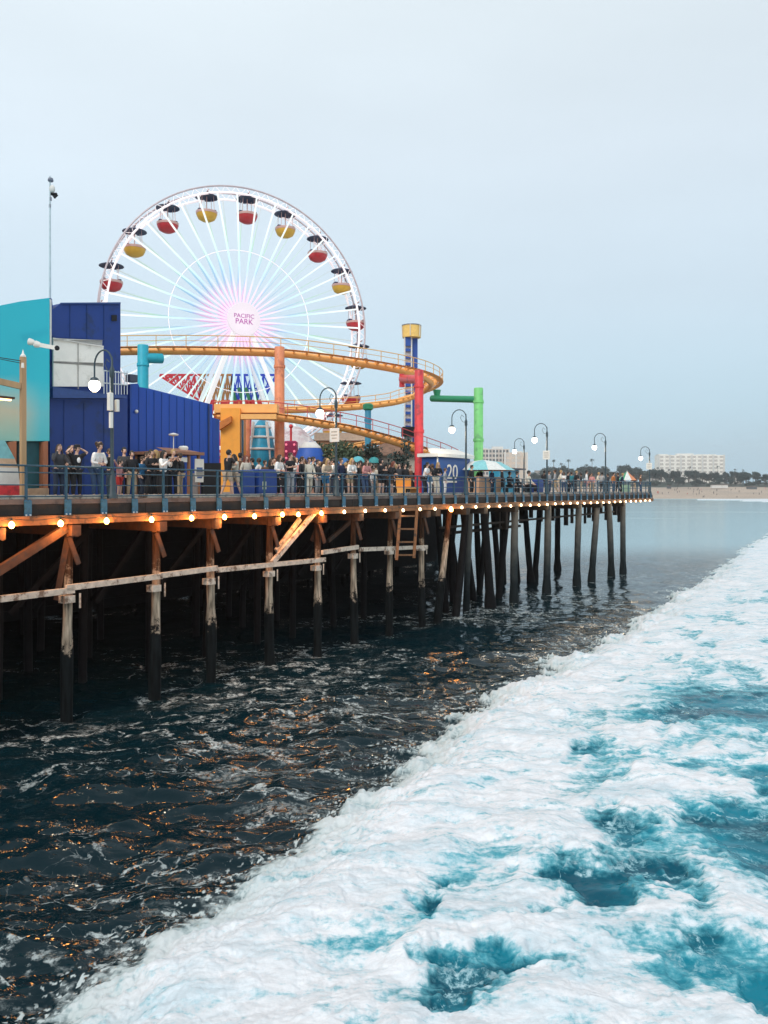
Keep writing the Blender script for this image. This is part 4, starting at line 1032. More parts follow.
# inverted colour truss behind the lower spokes
t = thing('lattice_ride', 'wide upturned trapezoid lattice in red, green and blue behind the lower spokes of the wheel', 'ride', tuple(at(217, 490, 78)) )
t.location.z = ZD
def q(px_, py_): p = at(px_, py_, 78) - t.location; return (p.x, p.y, p.z)
LAT = [mat('lattice_red', (.42, .02, .03), .5, .1, emit=(.6, .03, .05), estr=.25), mat('lattice_green', (.05, .28, .12), .5, .1), mat('lattice_blue', (.03, .06, .42), .5, .1, emit=(.03, .08, .6), estr=.25), mat('lattice_orange', (.55, .25, .08), .5, .1)]
for (xa, xb, m, nm) in ((160, 200, 0, 'red_truss'), (200, 232, 3, 'olive_truss'), (232, 276, 2, 'blue_truss')):
    b = MB()
    def bot(x): return min(402, 376 + (x - 160) * .62) if x < 205 else 402 if x < 262 else 402 - (x - 262) * 1.9
    n = 7
    for k in range(n + 1):
        x_ = xa + (xb - xa) * k / n; b.beam(q(x_, 375), q(x_, bot(x_)), .13, .13)
        if k < n:
            x2 = xa + (xb - xa) * (k + 1) / n; b.beam(q(x_, 375), q(x2, bot(x2)), .12, .12); b.beam(q(x_, bot(x_)), q(x2, 375), .12, .12); b.beam(q(x_, 375), q(x2, 375), .2, .2); b.beam(q(x_, bot(x_)), q(x2, bot(x2)), .2, .2)
            ym = (375 + bot(x_)) / 2; b.beam(q(x_, ym), q(x2, ym), .14, .14)
    b.build(nm, LAT[m], t)
b = MB(); b.beam(q(205, 402), q(262, 402), .4, .4); b.beam(q(215, 402), q(222, 490), .4, .4); b.beam(q(250, 402), q(246, 490), .4, .4); b.build('frame', LAT[0], t)
b = MB(); [b.beam(q(232 + k * 7, 388), q(236 + k * 7, 401), .6, .3) for k in range(5)]; b.build('green_truss', LAT[1], t)

# ------------------------------------------------------------------ coaster
def spline(pts, n=8):
    P = [Vector(p) for p in pts]; out_ = []
    for i in range(len(P) - 1):
        a = P[max(i - 1, 0)]; b_ = P[i]; c = P[i + 1]; d_ = P[min(i + 2, len(P) - 1)]
        for k in range(n):
            f = k / n; out_.append(.5 * ((2 * b_) + (c - a) * f + (2 * a - 5 * b_ + 4 * c - d_) * f * f + (3 * b_ - a - 3 * c + d_) * f ** 3))
    out_.append(P[-1]); return out_
coaster = thing('roller_coaster', 'yellow-orange tubular roller coaster looping in front of the wheel on bright columns', 'roller coaster', tuple(pier(upx(300, 20), 20, ZD)))
CO = coaster.location
REDH = mat('red_handrail', (.55, .07, .08), .5); YELH = mat('yellow_handrail', (.75, .42, .10), .5)
def track(keys, side=1, hand=YELH, gauge=1.1, rad=.24, walk=True, mm=YELLOW):
    C3 = spline([at(x_, y_, Y_) - CO for (x_, y_, Y_) in keys])
    sp_ = MB(); sp_.tube(C3, rad, 10); sp_.build('spine_tube', mm, coaster, smooth=True)
    lft, rgt, hr, hr2 = [], [], [], []; tie = MB(); hp = MB()
    for i, p in enumerate(C3):
        tg = (C3[min(i + 1, len(C3) - 1)] - C3[max(i - 1, 0)]).normalized(); s = tg.cross(Vector((0, 0, 1))).normalized()
        up = Vector((0, 0, .24)); lft.append(p + up + s * gauge / 2); rgt.append(p + up - s * gauge / 2)
        o_ = s * side * (gauge / 2 + .45)
        hr.append(p + o_ + Vector((0, 0, .98))); hr2.append(p + o_ + Vector((0, 0, .6)))
        if i % 2 == 0:
            tie.beam(lft[-1], rgt[-1], .08, .08); tie.beam(p, lft[-1], .08, .08); tie.beam(p, rgt[-1], .08, .08)
        if walk and i % 4 == 0: hp.tube([p + o_ + Vector((0, 0, .2)), hr[-1]], .03, 5); tie.beam(p, p + o_ + Vector((0, 0, .2)), .06, .06)
    for q_ in (lft, rgt): r = MB(); r.tube(q_, .07, 6); r.build('running_rail', mm, coaster, smooth=True)
    tie.build('cross_tie', mm, coaster)
    if walk:
        hp.tube(hr, .035, 5); hp.tube(hr2, .022, 5); hp.build('handrail', hand, coaster)
        wk = MB()
        for i in range(len(C3) - 1):
            tg = (C3[i + 1] - C3[i]).normalized(); s = tg.cross(Vector((0, 0, 1))).normalized(); a_ = s * side * (gauge / 2 + .1); b_ = s * side * (gauge / 2 + .5); z = Vector((0, 0, .2))
            wk.add([C3[i] + a_ + z, C3[i] + b_ + z, C3[i + 1] + b_ + z, C3[i + 1] + a_ + z, C3[i] + a_ + z * .7, C3[i] + b_ + z * .7, C3[i + 1] + b_ + z * .7, C3[i + 1] + a_ + z * .7], [(0, 1, 2, 3), (7, 6, 5, 4), (0, 4, 5, 1), (2, 6, 7, 3)])
        wk.build('walkway', mm, coaster)
track([(60, 355, 58), (105, 352.5, 58), (160, 351.5, 58), (220, 352, 58), (280, 354, 58.5), (330, 359.5, 59.5), (375, 366, 61), (404, 371.5, 62.5), (422, 377, 65), (431, 383, 68), (427, 389, 71), (414, 396.5, 72), (395, 402.5, 71), (360, 407, 70), (320, 409.5, 69), (270, 411, 68), (215, 411.5, 67)], hand=YELH, rad=.25)
track([(216, 418, 56), (250, 416.5, 56), (285, 419, 56.5), (320, 424.5, 57.5), (350, 430, 58.5), (380, 438, 60), (405, 446, 62), (430, 455, 64), (447, 462, 67)], hand=REDH, rad=.23)
track([(286, 455, 66), (330, 451, 66), (372, 444, 66), (400, 441, 66)], hand=REDH, rad=.16, walk=False)
def column(pxc, pyt, Y, rad, m, nm='column', arm=None, cap=True):
    p = at(pxc, pyt, Y); b = MB(); H = p.z - ZD; base = Vector((p.x, p.y, ZD)) - CO
    b.lathe(base, [(rad * 1.5, 0), (rad * 1.5, .06), (rad, .12), (rad, H - .05), (rad * .93, H), (0, H)], 20); o = b.build(nm, m, coaster, smooth=True)
    for fz in (.5, .86):
        f = MB(); f.lathe(base, [(rad * 1.1, H * fz), (rad * 1.13, H * fz), (rad * 1.13, H * fz + .10), (rad * 1.1, H * fz + .12)], 20)
        for k in range(10): a_ = k * .628; f.tube([base + Vector((rad * 1.08 * math.cos(a_), rad * 1.08 * math.sin(a_), H * fz - .05)), base + Vector((rad * 1.08 * math.cos(a_), rad * 1.08 * math.sin(a_), H * fz + .18))], .03, 5)
        f.build('flange', m, coaster, smooth=True)
    return base, H
column(279.5, 347, 57.2, .36, SALMON)
column(419, 370, 54, .30, REDP)
column(478.5, 388, 62, .36, GREENP)
column(368, 409, 64, .25, BLUEP)
column(246.5, 419, 60, .26, SALMON)
column(143, 345, 56.5, .38, CYANP)
b = MB(); p1 = at(419, 379.5, 54) - CO; p2 = at(403, 379, 61) - CO; b.tube([p1, p2], [.30, .34], 14); b.build('support_arm', REDP, coaster, smooth=True)
b = MB(); b.tube([at(402, 374, 61) - CO, at(402, 387, 61) - CO], .22, 10); b.build('support_head', REDP, coaster, smooth=True)
b = MB(); b.tube([at(478, 399.5, 62) - CO, at(432, 398.5, 66) - CO], .27, 14); b.build('support_arm', GREEND, coaster, smooth=True)
b = MB(); b.tube([at(437, 390, 66) - CO, at(437, 398, 66) - CO], [.34, .2], 10); b.build('support_head', GREEND, coaster, smooth=True)
b = MB(); b.tube([at(143, 358, 56.5) - CO, at(162, 358.5, 57.4) - CO], .36, 14); b.build('support_arm', CYANP, coaster, smooth=True)
b = MB(); b.lathe(at(368, 411, 64) - CO, [(.2, 0), (.42, .15), (.42, .5), (.25, .6), (0, .6)], 14); b.build('support_head', GREEND, coaster, smooth=True)

# orange station frame
st = thing('orange_station', 'orange portal building with salmon column, between blue boarded wall and the salmon coaster column', 'building', tuple(at(230, 490, 54)))
st.location.z = ZD
def sbox(x0, x1, y0, y1, Y, dpt, nm, m, par=st):
    a = at(x0, y1, Y); c = at(x1, y0, Y); zb = max(a.z, ZD) if y1 >= 488 else a.z
    b = MB(); b.box(Vector(((a.x + c.x) / 2, Y + dpt / 2, (zb + c.z) / 2)) - par.location, (c.x - a.x, dpt, c.z - zb)); return b.build(nm, m, par)
sbox(220.5, 240, 408, 492, 54, 2.4, 'wall', ORANGE); sbox(214, 277, 404, 412.5, 54.3, 1.2, 'lintel', YELLOW)
b = MB(); P_ = lambda x_, y_: at(x_, y_, 53.6) - st.location
b.prism([P_(219, 422), P_(231, 416), P_(231, 422), P_(219, 430)], (0, .4, 0)); b.build('bracket', mat('dark_orange_paint', (.6, .18, .03), .5), st)
sbox(240.6, 276, 414, 419, 53.9, .5, 'lintel', YELLOW)
sbox(241.5, 243, 420, 470, 53.95, .3, 'post', mat('station_dark_glass', (.03, .08, .12), .3), st)

# drop tower
dt = thing('drop_tower', 'tall blue and white drop tower with a pale yellow top cabin behind the coaster', 'drop tower', tuple(at(412, 490, 76)), R(4))
dt.location.z = ZD
def q2(px_, py_, Y=76):
    p = at(px_, py_, Y) - Vector((dt.location.x, dt.location.y, ZD)); return p
BLUD = mat('tower_blue', (.02, .08, .36), .5, .05)
for (xa, nm) in ((404.6, 'rail_post'), (411.4, 'rail_post')):
    b = MB(); p = q2(xa, 336); b.box((p.x, 0, p.z / 2), (.12, .2, p.z)); b.build(nm, WHITE, dt)
b = MB(); p = q2(408, 337); p2 = q2(408, 346); b.box((p.x, 0, (p.z + p2.z) / 2), (.5, .3, p.z - p2.z)); b.build('blue_panel', BLUD, dt)
for k in range(13):
    y_ = 350 + k * 7.0; p = q2(408, y_); b = MB(); b.box((p.x, .05, p.z), (.54, .2, .26)); b.build('rung', BLUD, dt)
b = MB(); p = q2(408, 337); b.box((p.x, .25, p.z / 2), (.60, .1, p.z)); b.build('white_backing', mat('ladder_white', (.72, .64, .62), .5), dt)
b = MB(); p = q2(415.5, 336); b.box((p.x, .5, p.z / 2), (.48, .4, p.z)); b.build('blue_mast', BLUD, dt)
b = MB(); p = q2(411.8, 331); b.lathe((p.x, .3, p.z), [(0, -.62), (.86, -.6), (.88, -.5), (.88, .35), (.90, .45), (.90, .55), (0, .6)], 20); b.build('top_cabin', mat('pale_yellow_cabin', (.95, .62, .18), .5), dt, smooth=True)
b = MB(); b.lathe((p.x, .3, p.z), [(.90, .52), (.94, .52), (.94, .60), (.90, .60)], 20); b.build('roof_rim', mat('grey_instrument', (.16, .18, .24), .5), dt)
for k in range(6): b = MB(); a = k * math.pi / 3 + .3; b.tube([(p.x + .95 * math.cos(a), .3 + .95 * math.sin(a), p.z - .55), (p.x + 1.0 * math.cos(a), .3 + 1.0 * math.sin(a), p.z + .55)], .04, 5); b.build('cage_bar', WHITE, dt)
for s_ in (0,):
    b = MB(); p = q2(408, 432); b.box((p.x, -.4, p.z), (1.3, .8, .9), bev=.1); b.build('ride_car', BLACK, dt)

# ------------------------------------------------------------------ rides and booths behind the crowd
def thing_at(name, label, cat, px_, Y, rz=0, group=None):
    p = at(px_, 490, Y); return thing(name, label, cat, (p.x, Y, ZD), rz, group)
def hh_(py_, Y): return zof(py_, Y) - ZD
# cyan ride shell with white ribs
t = thing_at('cyan_dome_ride', 'bright cyan curved ride shell with white ribs between the salmon columns', 'ride', 262, 62)
Y = 62; W_ = 22 * Y / F; z0, z1 = hh_(466, Y), hh_(419, Y)
b = MB(); b.ball((0, 0, z0), (W_ * .62, 1.6, z1 - z0), 20, 12); b.build('shell', mat('cyan_shell', (.015, .30, .48), .4, .2, 2), t, smooth=True)
for k, f in enumerate((.35, .6, .82)):
    b = MB(); r = W_ * .63 * math.sqrt(1 - f * f); b.tube([(r * math.cos(a), 1.63 * math.sqrt(1 - f * f) * math.sin(a), z0 + (z1 - z0) * f) for a in np.linspace(0, 2 * math.pi, 25)[:-1]], .1, 6, closed=True); b.build('rib', WHITE, t, smooth=True)
b = MB(); b.tube([(-W_ * .5, -1, 0), (-W_ * .3, -1, z1 * .95)], .12, 6); b.tube([(W_ * .55, -1, 0), (W_ * .3, -1, z1 * .95)], .12, 6); b.build('strut', WHITE, t)
b = MB(); b.box((0, 0, z0 / 2), (W_ * 1.5, 2.4, z0)); b.build('base', mat('aqua_base', (.08, .34, .33), .6, .3, 3, dirt=(.4, .45, .3), dirt_amt=.4), t)
# pink tower ride
t = thing_at('pink_ride', 'crimson pink ride tower with rows of round lamps beside the blue tent', 'ride', 291, 60)
Y = 60; b = MB(); h = hh_(441, Y); b.box((0, 0, h / 2), (.95, .95, h), bev=.1); b.build('body', mat('crimson_pink', (.42, .03, .13), .5, .15), t)
b = MB(); b.tube([(0, 0, h), (0, 0, h + 1.1)], .09, 6); b.ball((0, 0, h + 1.1), .16); b.build('spire', REDP, t, smooth=True)
b = MB()
for k in range(5):
    for j in range(2): b = MB(); b.ball((-.3 + j * .6, -.5, h - .3 - k * .5), .09, 8, 6); b.build('lamp', mat('pink_lamp', (.8, .2, .3), .4, 0, emit=(1, .25, .35), estr=.6), t)
# white swooping tent and blue tent
t = thing_at('white_tent', 'white swooping canopy falling from the salmon column towards the right', 'tent', 306, 63)
Y = 63; b = MB()
tp = [(284, 430), (292, 425.5), (300, 427), (308, 434), (314, 441), (321, 449), (327, 457)]
bt = [(284, 446), (292, 446), (300, 447), (308, 449), (314, 451), (321, 454), (327, 459)]
for (a_, c_) in zip(tp, bt): pass
pa = [at(x_, y_, Y) - t.location for x_, y_ in tp]; pb = [at(x_, y_, Y - 2.2) - t.location for x_, y_ in bt]
pc = [at(x_, y_, Y + 2.4) - t.location for x_, y_ in bt]
n = len(pa); vs = pa + pb + pc
b.add(vs, [(i, i + 1, n + i + 1, n + i) for i in range(n - 1)] + [(i + 1, i, 2 * n + i, 2 * n + i + 1) for i in range(n - 1)] + [(0, n, 2 * n), (n - 1, 3 * n - 1, 2 * n - 1)]); b.build('canopy', mat('tent_white', (.72, .66, .66), .6, .12, 1.2, dirt=(.55, .38, .40), dirt_amt=.35), t)
for x_ in (286, 300, 314, 325):
    b = MB(); p = at(x_, 452, Y - 1) - t.location; b.tube([(p.x, p.y, 0), p], .06, 6); b.build('pole', WHITE, t)
t = thing_at('blue_tent', 'royal blue rounded market tent under the white canopy', 'tent', 310, 56)
Y = 56; wd = 15.5 * Y / F; h0, h1 = hh_(462, Y), hh_(443, Y)
b = MB(); b.lathe((0, 0, 0), [(wd, h0), (wd * .98, h0 + .25), (wd * .72, h1 - .35), (wd * .35, h1), (0, h1 + .12), ], 16, squash=(1, .8)); b.build('canopy', mat('tent_blue', (.012, .09, .42), .5, .08), t, smooth=True)
b = MB(); b.lathe((0, 0, 0), [(wd * .74, h1 - .36), (wd * .4, h1 + .03), (wd * .38, h1 + .06), (wd * .72, h1 - .3)], 16, squash=(1, .8)); b.build('white_band', WHITE, t, smooth=True)
for a_ in (-.95, .95):
    b = MB(); b.tube([(a_ * wd, 0, 0), (a_ * wd, 0, h0 + .05)], .06, 6); b.build('pole', WHITE, t)
b = MB(); b.box((0, .6, h0 * .45), (wd * 1.7, .5, h0 * .9)); b.build('counter', mat('peach_stall', (.50, .25, .17), .6, .2), t)
# orange beam building
t = thing_at('peach_arcade', 'low peach arcade building with a pale roof band behind the olive tree', 'building', 345, 72)
Y = 72; b = MB(); h = hh_(441, Y); b.box((0, 2, h / 2), (56 * Y / F, 5, h)); b.build('wall', mat('peach_wall', (.55, .28, .16), .6, .15), t)
b = MB(); b.box((0, 1.9, h + .35), (60 * Y / F, 5.4, .7)); b.build('roof', mat('pale_peach', (.66, .50, .38), .6, .1), t)
for k in range(5):
    b = MB(); b.box((-2 + k * 1.0, -.53, h * .45), (.7, .06, 1.6)); b.build('window', BLACK, t)
for (px_, Y, r_, hh0, lab) in ((358, 52, .45, 462.5, 'aqua round parasol left of the blue steel column'), (374, 54, .42, 463, 'dusky green parasol right of the blue steel column'), (344, 53, .42, 464, 'deep blue parasol left of the aqua parasol')):
    t = thing_at('parasol', lab, 'parasol', px_, Y, group='parasols over the crowd')
    h = hh_(hh0, Y); b = MB(); b.lathe((0, 0, 0), [(r_, h), (r_ * .9, h + .18), (r_ * .5, h + .36), (0, h + .42)], 12)
    b.build('canopy', mat({358: 'aqua_parasol', 374: 'green_parasol', 344: 'blue_parasol'}[px_], {358: (.10, .42, .48), 374: (.03, .26, .27), 344: (.03, .15, .38)}[px_], .6), t, smooth=True)
    b = MB(); b.tube([(0, 0, 0), (0, 0, h + .35)], .04, 6); b.build('pole', WHITE, t)
# game booths: coloured fronts low behind the crowd
for (x0, x1, yt, Y, m, lab) in ((276, 292, 466, 52, (.30, .12, .20), 'dark plum game booth behind the woman in the white shirt'), (325, 340, 462, 58, (.05, .16, .30), 'steel blue game booth right of the blue tent'),
                                (340, 366, 468, 60, (.36, .30, .26), 'taupe game booth under the olive tree'), (380, 400, 468, 56, (.06, .07, .09), 'black fronted booth left of the yellow bench')):
    t = thing_at('game_booth', lab, 'booth', (x0 + x1) / 2, Y, R(-3), 'low game booths behind the crowd'); w_ = (x1 - x0) * Y / F; h = hh_(yt, Y)
    b = MB(); b.box((0, 1, h / 2), (w_, 2, h)); b.build('wall', mat('booth_%d' % x0, m, .6, .3, 2), t)
    b = MB(); b.box((0, .9, h + .08), (w_ + .3, 2.4, .14)); b.build('roof', WHITE if x0 != 380 else BLACK, t)
    b = MB(); b.box((0, -.03, h * .55), (w_ * .75, .06, h * .45)); b.build('opening', BLACK, t)
    b = MB(); b.box((0, -.12, h * .30), (w_ * .85, .22, .08)); b.build('counter', WHITE, t)
# ------------------------------------------------------------------ trees
LEAF = mat('olive_leaves', (.07, .10, .055), .8, .35, 4); LEAFD = mat('dark_far_leaves', (.035, .060, .055), .9, .3, .3); LEAFM = mat('greyish_far_leaves', (.065, .085, .07), .9, .3, .3)
BARK = mat('bark', (.12, .09, .07), .9, .3)
def leafy(mbx, c, r, n, size, mi=0):
    c = Vector(c)
    for _ in range(n):
        d = Vector((random.gauss(0, 1), random.gauss(0, 1), random.gauss(0, 1))).normalized() * (random.random() ** .45)
        p = c + Vector((d.x * r[0], d.y * r[1], d.z * r[2])); a = Vector((random.gauss(0, 1), random.gauss(0, 1), random.gauss(0, 1))).normalized(); b_ = a.orthogonal().normalized(); s = size * random.uniform(.6, 1.3)
        mbx.add([p - a * s, p + b_ * s * .6, p + a * s, p - b_ * s * .6], [(0, 1, 2, 3)], mi)
def tree_mesh(name, h, w, leaf, lf, clumps=9, n=70, seed=1):
    random.seed(seed); t = bpy.data.objects.new(name, None); COL.objects.link(t)
    b = MB(); b.tube([(0, 0, 0), (.05 * w, 0, h * .3), (-.03 * w, .02, h * .6)], [h * .035, h * .025, h * .012], 6)
    cs = []
    for k in range(clumps):
        a = random.uniform(0, 6.28); r = random.uniform(.1, .34) * w; z = h * random.uniform(.42, .86); cs.append((r * math.cos(a), r * math.sin(a), z)); b.tube([(0, 0, h * .35), cs[-1]], [h * .015, h * .005], 5)
    b.build('trunk', BARK, t)
    c = MB(); [leafy(c, q_, (w * .2, w * .2, h * .15), n, lf) for q_ in cs]; c.build('crown', leaf, t); return t
o = tree_mesh('olive_tree', 4.0, 4.2, LEAF, .16, 12, 90, 3); p = at(338, 490, 57); o.location = (p.x, 57, ZD); tag(o, 'dusty olive tree with a dark crown behind the crowd, below the coaster track', 'tree')
o = tree_mesh('olive_tree', 4.0, 4.6, LEAFM, .16, 12, 90, 5); p = at(357, 490, 61); o.location = (p.x, 61, ZD); tag(o, 'darker rounded tree between the olive tree and the blue steel column', 'tree')
o = tree_mesh('small_tree', 4.2, 2.4, LEAFD, .14, 8, 60, 8); p = at(402, 490, 58); o.location = (p.x, 58, ZD); tag(o, 'small dark tree beside the base of the drop tower', 'tree')

# ------------------------------------------------------------------ beach, bluff, town
SAND = mat('beach_sand', (.42, .325, .25), .9, .1, .02, dirt=(.31, .25, .21), dirt_amt=.3)
def strip(name, rows, m, kind='structure'):
    vs = []; n = len(rows[0]); fs = []
    for r in rows: vs += r
    for i in range(len(rows) - 1):
        for k in range(n - 1): fs.append((i * n + k, i * n + k + 1, (i + 1) * n + k + 1, (i + 1) * n + k))
    x = MB(); x.add(vs, fs); o = x.build(name, m, smooth=True); o['kind'] = kind; return o
xs = np.linspace(-900, 1400, 60)
def sh(x): return 690 + .10 * (x - 250) + 6 * math.sin(x * .01) 
rows = []
for d_, z in ((-60, -2.5), (0, .0), (18, .9), (60, 3.6), (130, 7.5), (190, 11.0)):
    rows.append([(float(x), sh(x) + d_, z + .25 * math.sin(x * .05 + d_)) for x in xs])
strip('beach', rows, SAND)
rows = []
for d_, z in ((185, 10.3), (205, 11.6), (228, 14.0), (245, 16), (320, 16.5), (900, 18), (2600, 24)):
    rows.append([(float(x) * (1 if d_ < 900 else 2.2), sh(x) + d_, z + (1.2 * math.sin(x * .03 + d_ * .3) if 200 < d_ < 300 else 0)) for x in xs])
strip('bluff', rows, mat('bluff_scrub', (.07, .075, .06), .95, .35, .05, dirt=(.035, .05, .04), dirt_amt=.6))

def far_tree(h, w, m, seed, lf=.8, n=60): 
    return tree_mesh('bluff_tree', h, w, m, lf, 9, n, seed)
def palm(h, seed):
    random.seed(seed); t = bpy.data.objects.new('palm_tree', None); COL.objects.link(t)
    b = MB(); lean = random.uniform(-.6, .6); b.tube([(0, 0, 0), (lean * .4, 0, h * .5), (lean, 0, h)], [.34, .25, .2], 6); b.build('trunk', BARK, t)
    c = MB()
    for k in range(22):
        a = random.uniform(0, 6.28); ln = random.uniform(1.9, 2.9); up = random.uniform(-.7, 1.1)
        p0_ = Vector((lean, 0, h)); p1 = p0_ + Vector((math.cos(a) * ln * .5, math.sin(a) * ln * .5, up)); p2 = p0_ + Vector((math.cos(a) * ln, math.sin(a) * ln, up - 1.1)); s = Vector((-math.sin(a), math.cos(a), 0)) * .34
        c.add([p0_, p1 + s, p2, p1 - s, p1 + Vector((0, 0, .15))], [(0, 1, 4), (1, 2, 4), (2, 3, 4), (3, 0, 4)])
    c.build('crown', LEAFD, t); return t
ground = lambda x, d_: 10.8 if d_ < 195 else (11.6 + (d_ - 205) * .1 if d_ < 228 else 14 + (d_ - 228) * .11 if d_ < 245 else 16)
bases = [far_tree(13, 15, LEAFD, 21), far_tree(10, 14, LEAFM, 22), far_tree(16, 13, LEAFD, 23), far_tree(8, 13, LEAFM, 24)]
pb_ = [palm(17, 31), palm(21, 32), palm(14, 33)]
km = kidmap(None); random.seed(12)
used = set()
def where_(px_):
    for lim, ph in ((520, 'left of the small farther lamp'), (547, 'just left of the third last lamp'), (578, 'just right of the third last lamp'), (605, 'just left of the second last lamp'), (628, 'just right of the second last lamp'), (650, 'just left of the last lamp'), (672, 'between the last lamp and the white hotel'), (700, 'below the left half of the white hotel'), (724, 'below the right half of the white hotel'), (745, 'right of the white hotel')):
        if px_ < lim: return ph
    return 'near the right edge'
def put(src, x, d_, lab, grp, s=1.0, cat='tree'):
    lab = lab + ', ' + where_(384 + x / (sh(x) + d_) * F)
    y = sh(x) + d_; loc = (x, y, ground(x, d_) - .4)
    if src not in used: used.add(src); o = src; o.location = loc; o.rotation_euler = (0, 0, random.uniform(0, 6)); o.scale = (s,) * 3; tag(o, lab, cat, grp)
    else: o = copy_tree(src, km, loc, random.uniform(0, 6), lab, (s,) * 3, grp); tag(o, lab, cat, grp)
    return o
labs = ['dark bushy tree on the bluff', 'greyish low tree on the bluff', 'taller dark tree on the bluff', 'small greyish tree on the slope']
def xw(px_, Y=930): return (px_ - 384) / F * Y
for k in range(96):                                          # upper line of trees
    px_ = 500 + k * 2.9 + random.uniform(-2, 2); i = random.choice((0, 0, 1, 2))
    s = random.uniform(.8, 1.2) * (1.3 if 545 < px_ < 612 or 625 < px_ < 660 else .95)
    put(bases[i], xw(px_), random.uniform(246, 262), labs[i], 'trees on the bluff', s)
for k in range(70):                                          # lower line against the sand
    px_ = 540 + k * 3.4 + random.uniform(-2, 2); i = random.choice((1, 3, 3, 0))
    put(bases[i], xw(px_, 900), random.uniform(200, 226), labs[i], 'trees on the bluff', random.uniform(.45, .75))
for px_ in (556, 562, 569, 574, 581, 587, 593, 599, 604, 612, 619, 627, 640, 655, 663, 668, 674, 682, 690, 697, 703, 711, 718, 727, 733, 741, 752, 760):
    i = random.randrange(3); s = random.uniform(1.15, 1.45) if px_ < 612 else random.uniform(.75, 1.0)
    put(pb_[i], xw(px_ + random.uniform(-1, 1), 925), random.uniform(235, 250), 'thin palm tree above the bluff trees', 'palms on the bluff', s * .95, 'palm tree')

# hotels
def hotel(name, lab, px0, px1, pyt, Y, fl, bays, wall, win, setb=(), roofbits=()):
    p = at((px0 + px1) / 2, 490, Y); t = thing(name, lab, 'building', (p.x, Y, 14)); W_ = (px1 - px0) * Y / F; H = zof(pyt, Y) - 14
    b = MB(); b.box((0, 8, H / 2), (W_, 16, H)); b.build('wall', wall, t)
    bw = W_ / bays; fh = H / fl; q_ = MB(); q_.box((0, -.06, 0), (bw * .60, .2, fh * .55)); w0 = q_.build('window', win, t); first = True
    for i in range(bays):
        for j in range(fl):
            o = w0 if first else w0.copy()
            if not first: COL.objects.link(o); o.parent = t
            first = False; o.location = (-W_ / 2 + bw * (i + .5), 0, fh * (j + .5))
    for i in range(bays // 2 + 1):
        b = MB(); b.box((-W_ / 2 + i * 2 * bw, -.5, H / 2 + .2), (bw * .30, 1.2, H + .4)); b.build('fin', WHITE, t)
    for (x0, x1, hh) in roofbits:
        b = MB(); b.box((W_ * (x0 + x1) / 2, 7, H + hh / 2), (W_ * (x1 - x0), 8, hh)); b.build('roof_block', WHITE, t)
    return t
HW = mat('warm_white_render', (.95, .90, .82), .8, .04, .1)
hotel('white_hotel', 'long white eight storey hotel above the trees behind the beach', 659, 724, 455, 980, 8, 12, HW, mat('far_window', (.60, .55, .50), .5), roofbits=((-.2, .05, 2.0), (.1, .4, 1.0), (-.5, -.35, 1.2)))
hotel('grey_hotel', 'grey tower block with a grid of dark windows behind the green column', 482, 509, 449, 900, 8, 8, mat('grey_pink_render', (.62, .54, .48), .8, .05, .1), mat('far_window_dark', (.10, .11, .12), .4), roofbits=((-.1, .3, 3.0), (-.45, -.3, 1)))
hotel('cream_block', 'cream apartment block with few windows right of the grey tower block', 505, 527, 452.5, 890, 6, 4, mat('cream_render', (.68, .56, .46), .8, .1, .15), mat('far_window', (.60, .55, .50), .5), roofbits=((.0, .3, 1.5),))
# low houses above the trees
for k, (px0, px1, pyt, c_) in enumerate(((536, 546, 471, (.5, .45, .42)), (557, 563, 474, (.6, .55, .5)), (570, 580, 473, (.4, .36, .34)), (612, 622, 474, (.55, .5, .44)), (648, 658, 474.5, (.45, .42, .4)), (733, 742, 477.5, (.5, .45, .4)))):
    Y = 985; p = at((px0 + px1) / 2, 490, Y); t = thing('town_house', ['pinkish flat roofed house among the bluff trees, leftmost of the small houses', 'small pale house behind the trees left of the tall palms', 'brownish low block among the tall palms', 'cream low house between the last two pier lamps', 'grey low house just left of the white hotel', 'beige low house right of the white hotel'][k], 'house', (p.x, Y, 13), 0, 'low houses on the bluff')
    W_ = (px1 - px0) * Y / F; H = zof(pyt, Y) - 13; b = MB(); b.box((0, 5, H / 2), (W_, 10, H)); b.build('wall', mat('house_%d' % k, c_, .8), t)
    b = MB(); b.box((0, 5, H + .3), (W_ + .8, 10.8, .6)); b.build('roof', mat('house_roof', (.32, .24, .2), .8), t)
    for j in range(3): b = MB(); b.box((-W_ / 3 + j * W_ / 3, -.05, H * .75), (W_ * .16, .2, H * .18)); b.build('window', MATS['far_window_dark'], t)
# beach buildings and people as dots
for k, (px0, px1, pyt, pyb, lab) in enumerate(((712, 728, 484.5, 487.5, 'long low white beach pavilion below the white hotel'), (748, 757, 486, 489, 'small dark lifeguard hut on the sand near the right edge'), (668, 671, 485.5, 488, 'tiny dark hut on the sand right of the pier end'))):
    Y = 850; p = at((px0 + px1) / 2, pyb, Y); t = thing('beach_hut', lab, 'hut', (p.x, Y, zof(pyb, Y) - .5)); W_ = (px1 - px0) * Y / F; H = (pyb - pyt) * Y / F
    b = MB(); b.box((0, 2, H / 2), (W_, 4, H)); b.build('wall', WHITE if k == 0 else mat('hut_dark', (.10, .11, .12), .7), t); b = MB(); b.box((0, 2, H + .15), (W_ + 1, 5, .3)); b.build('roof', mat('house_roof', (.32, .24, .2), .8), t)
cars = [mat('far_car_%d' % k, c, .35) for k, c in enumerate(((.6, .6, .6), (.05, .05, .06), (.3, .05, .04), (.10, .14, .22)))]
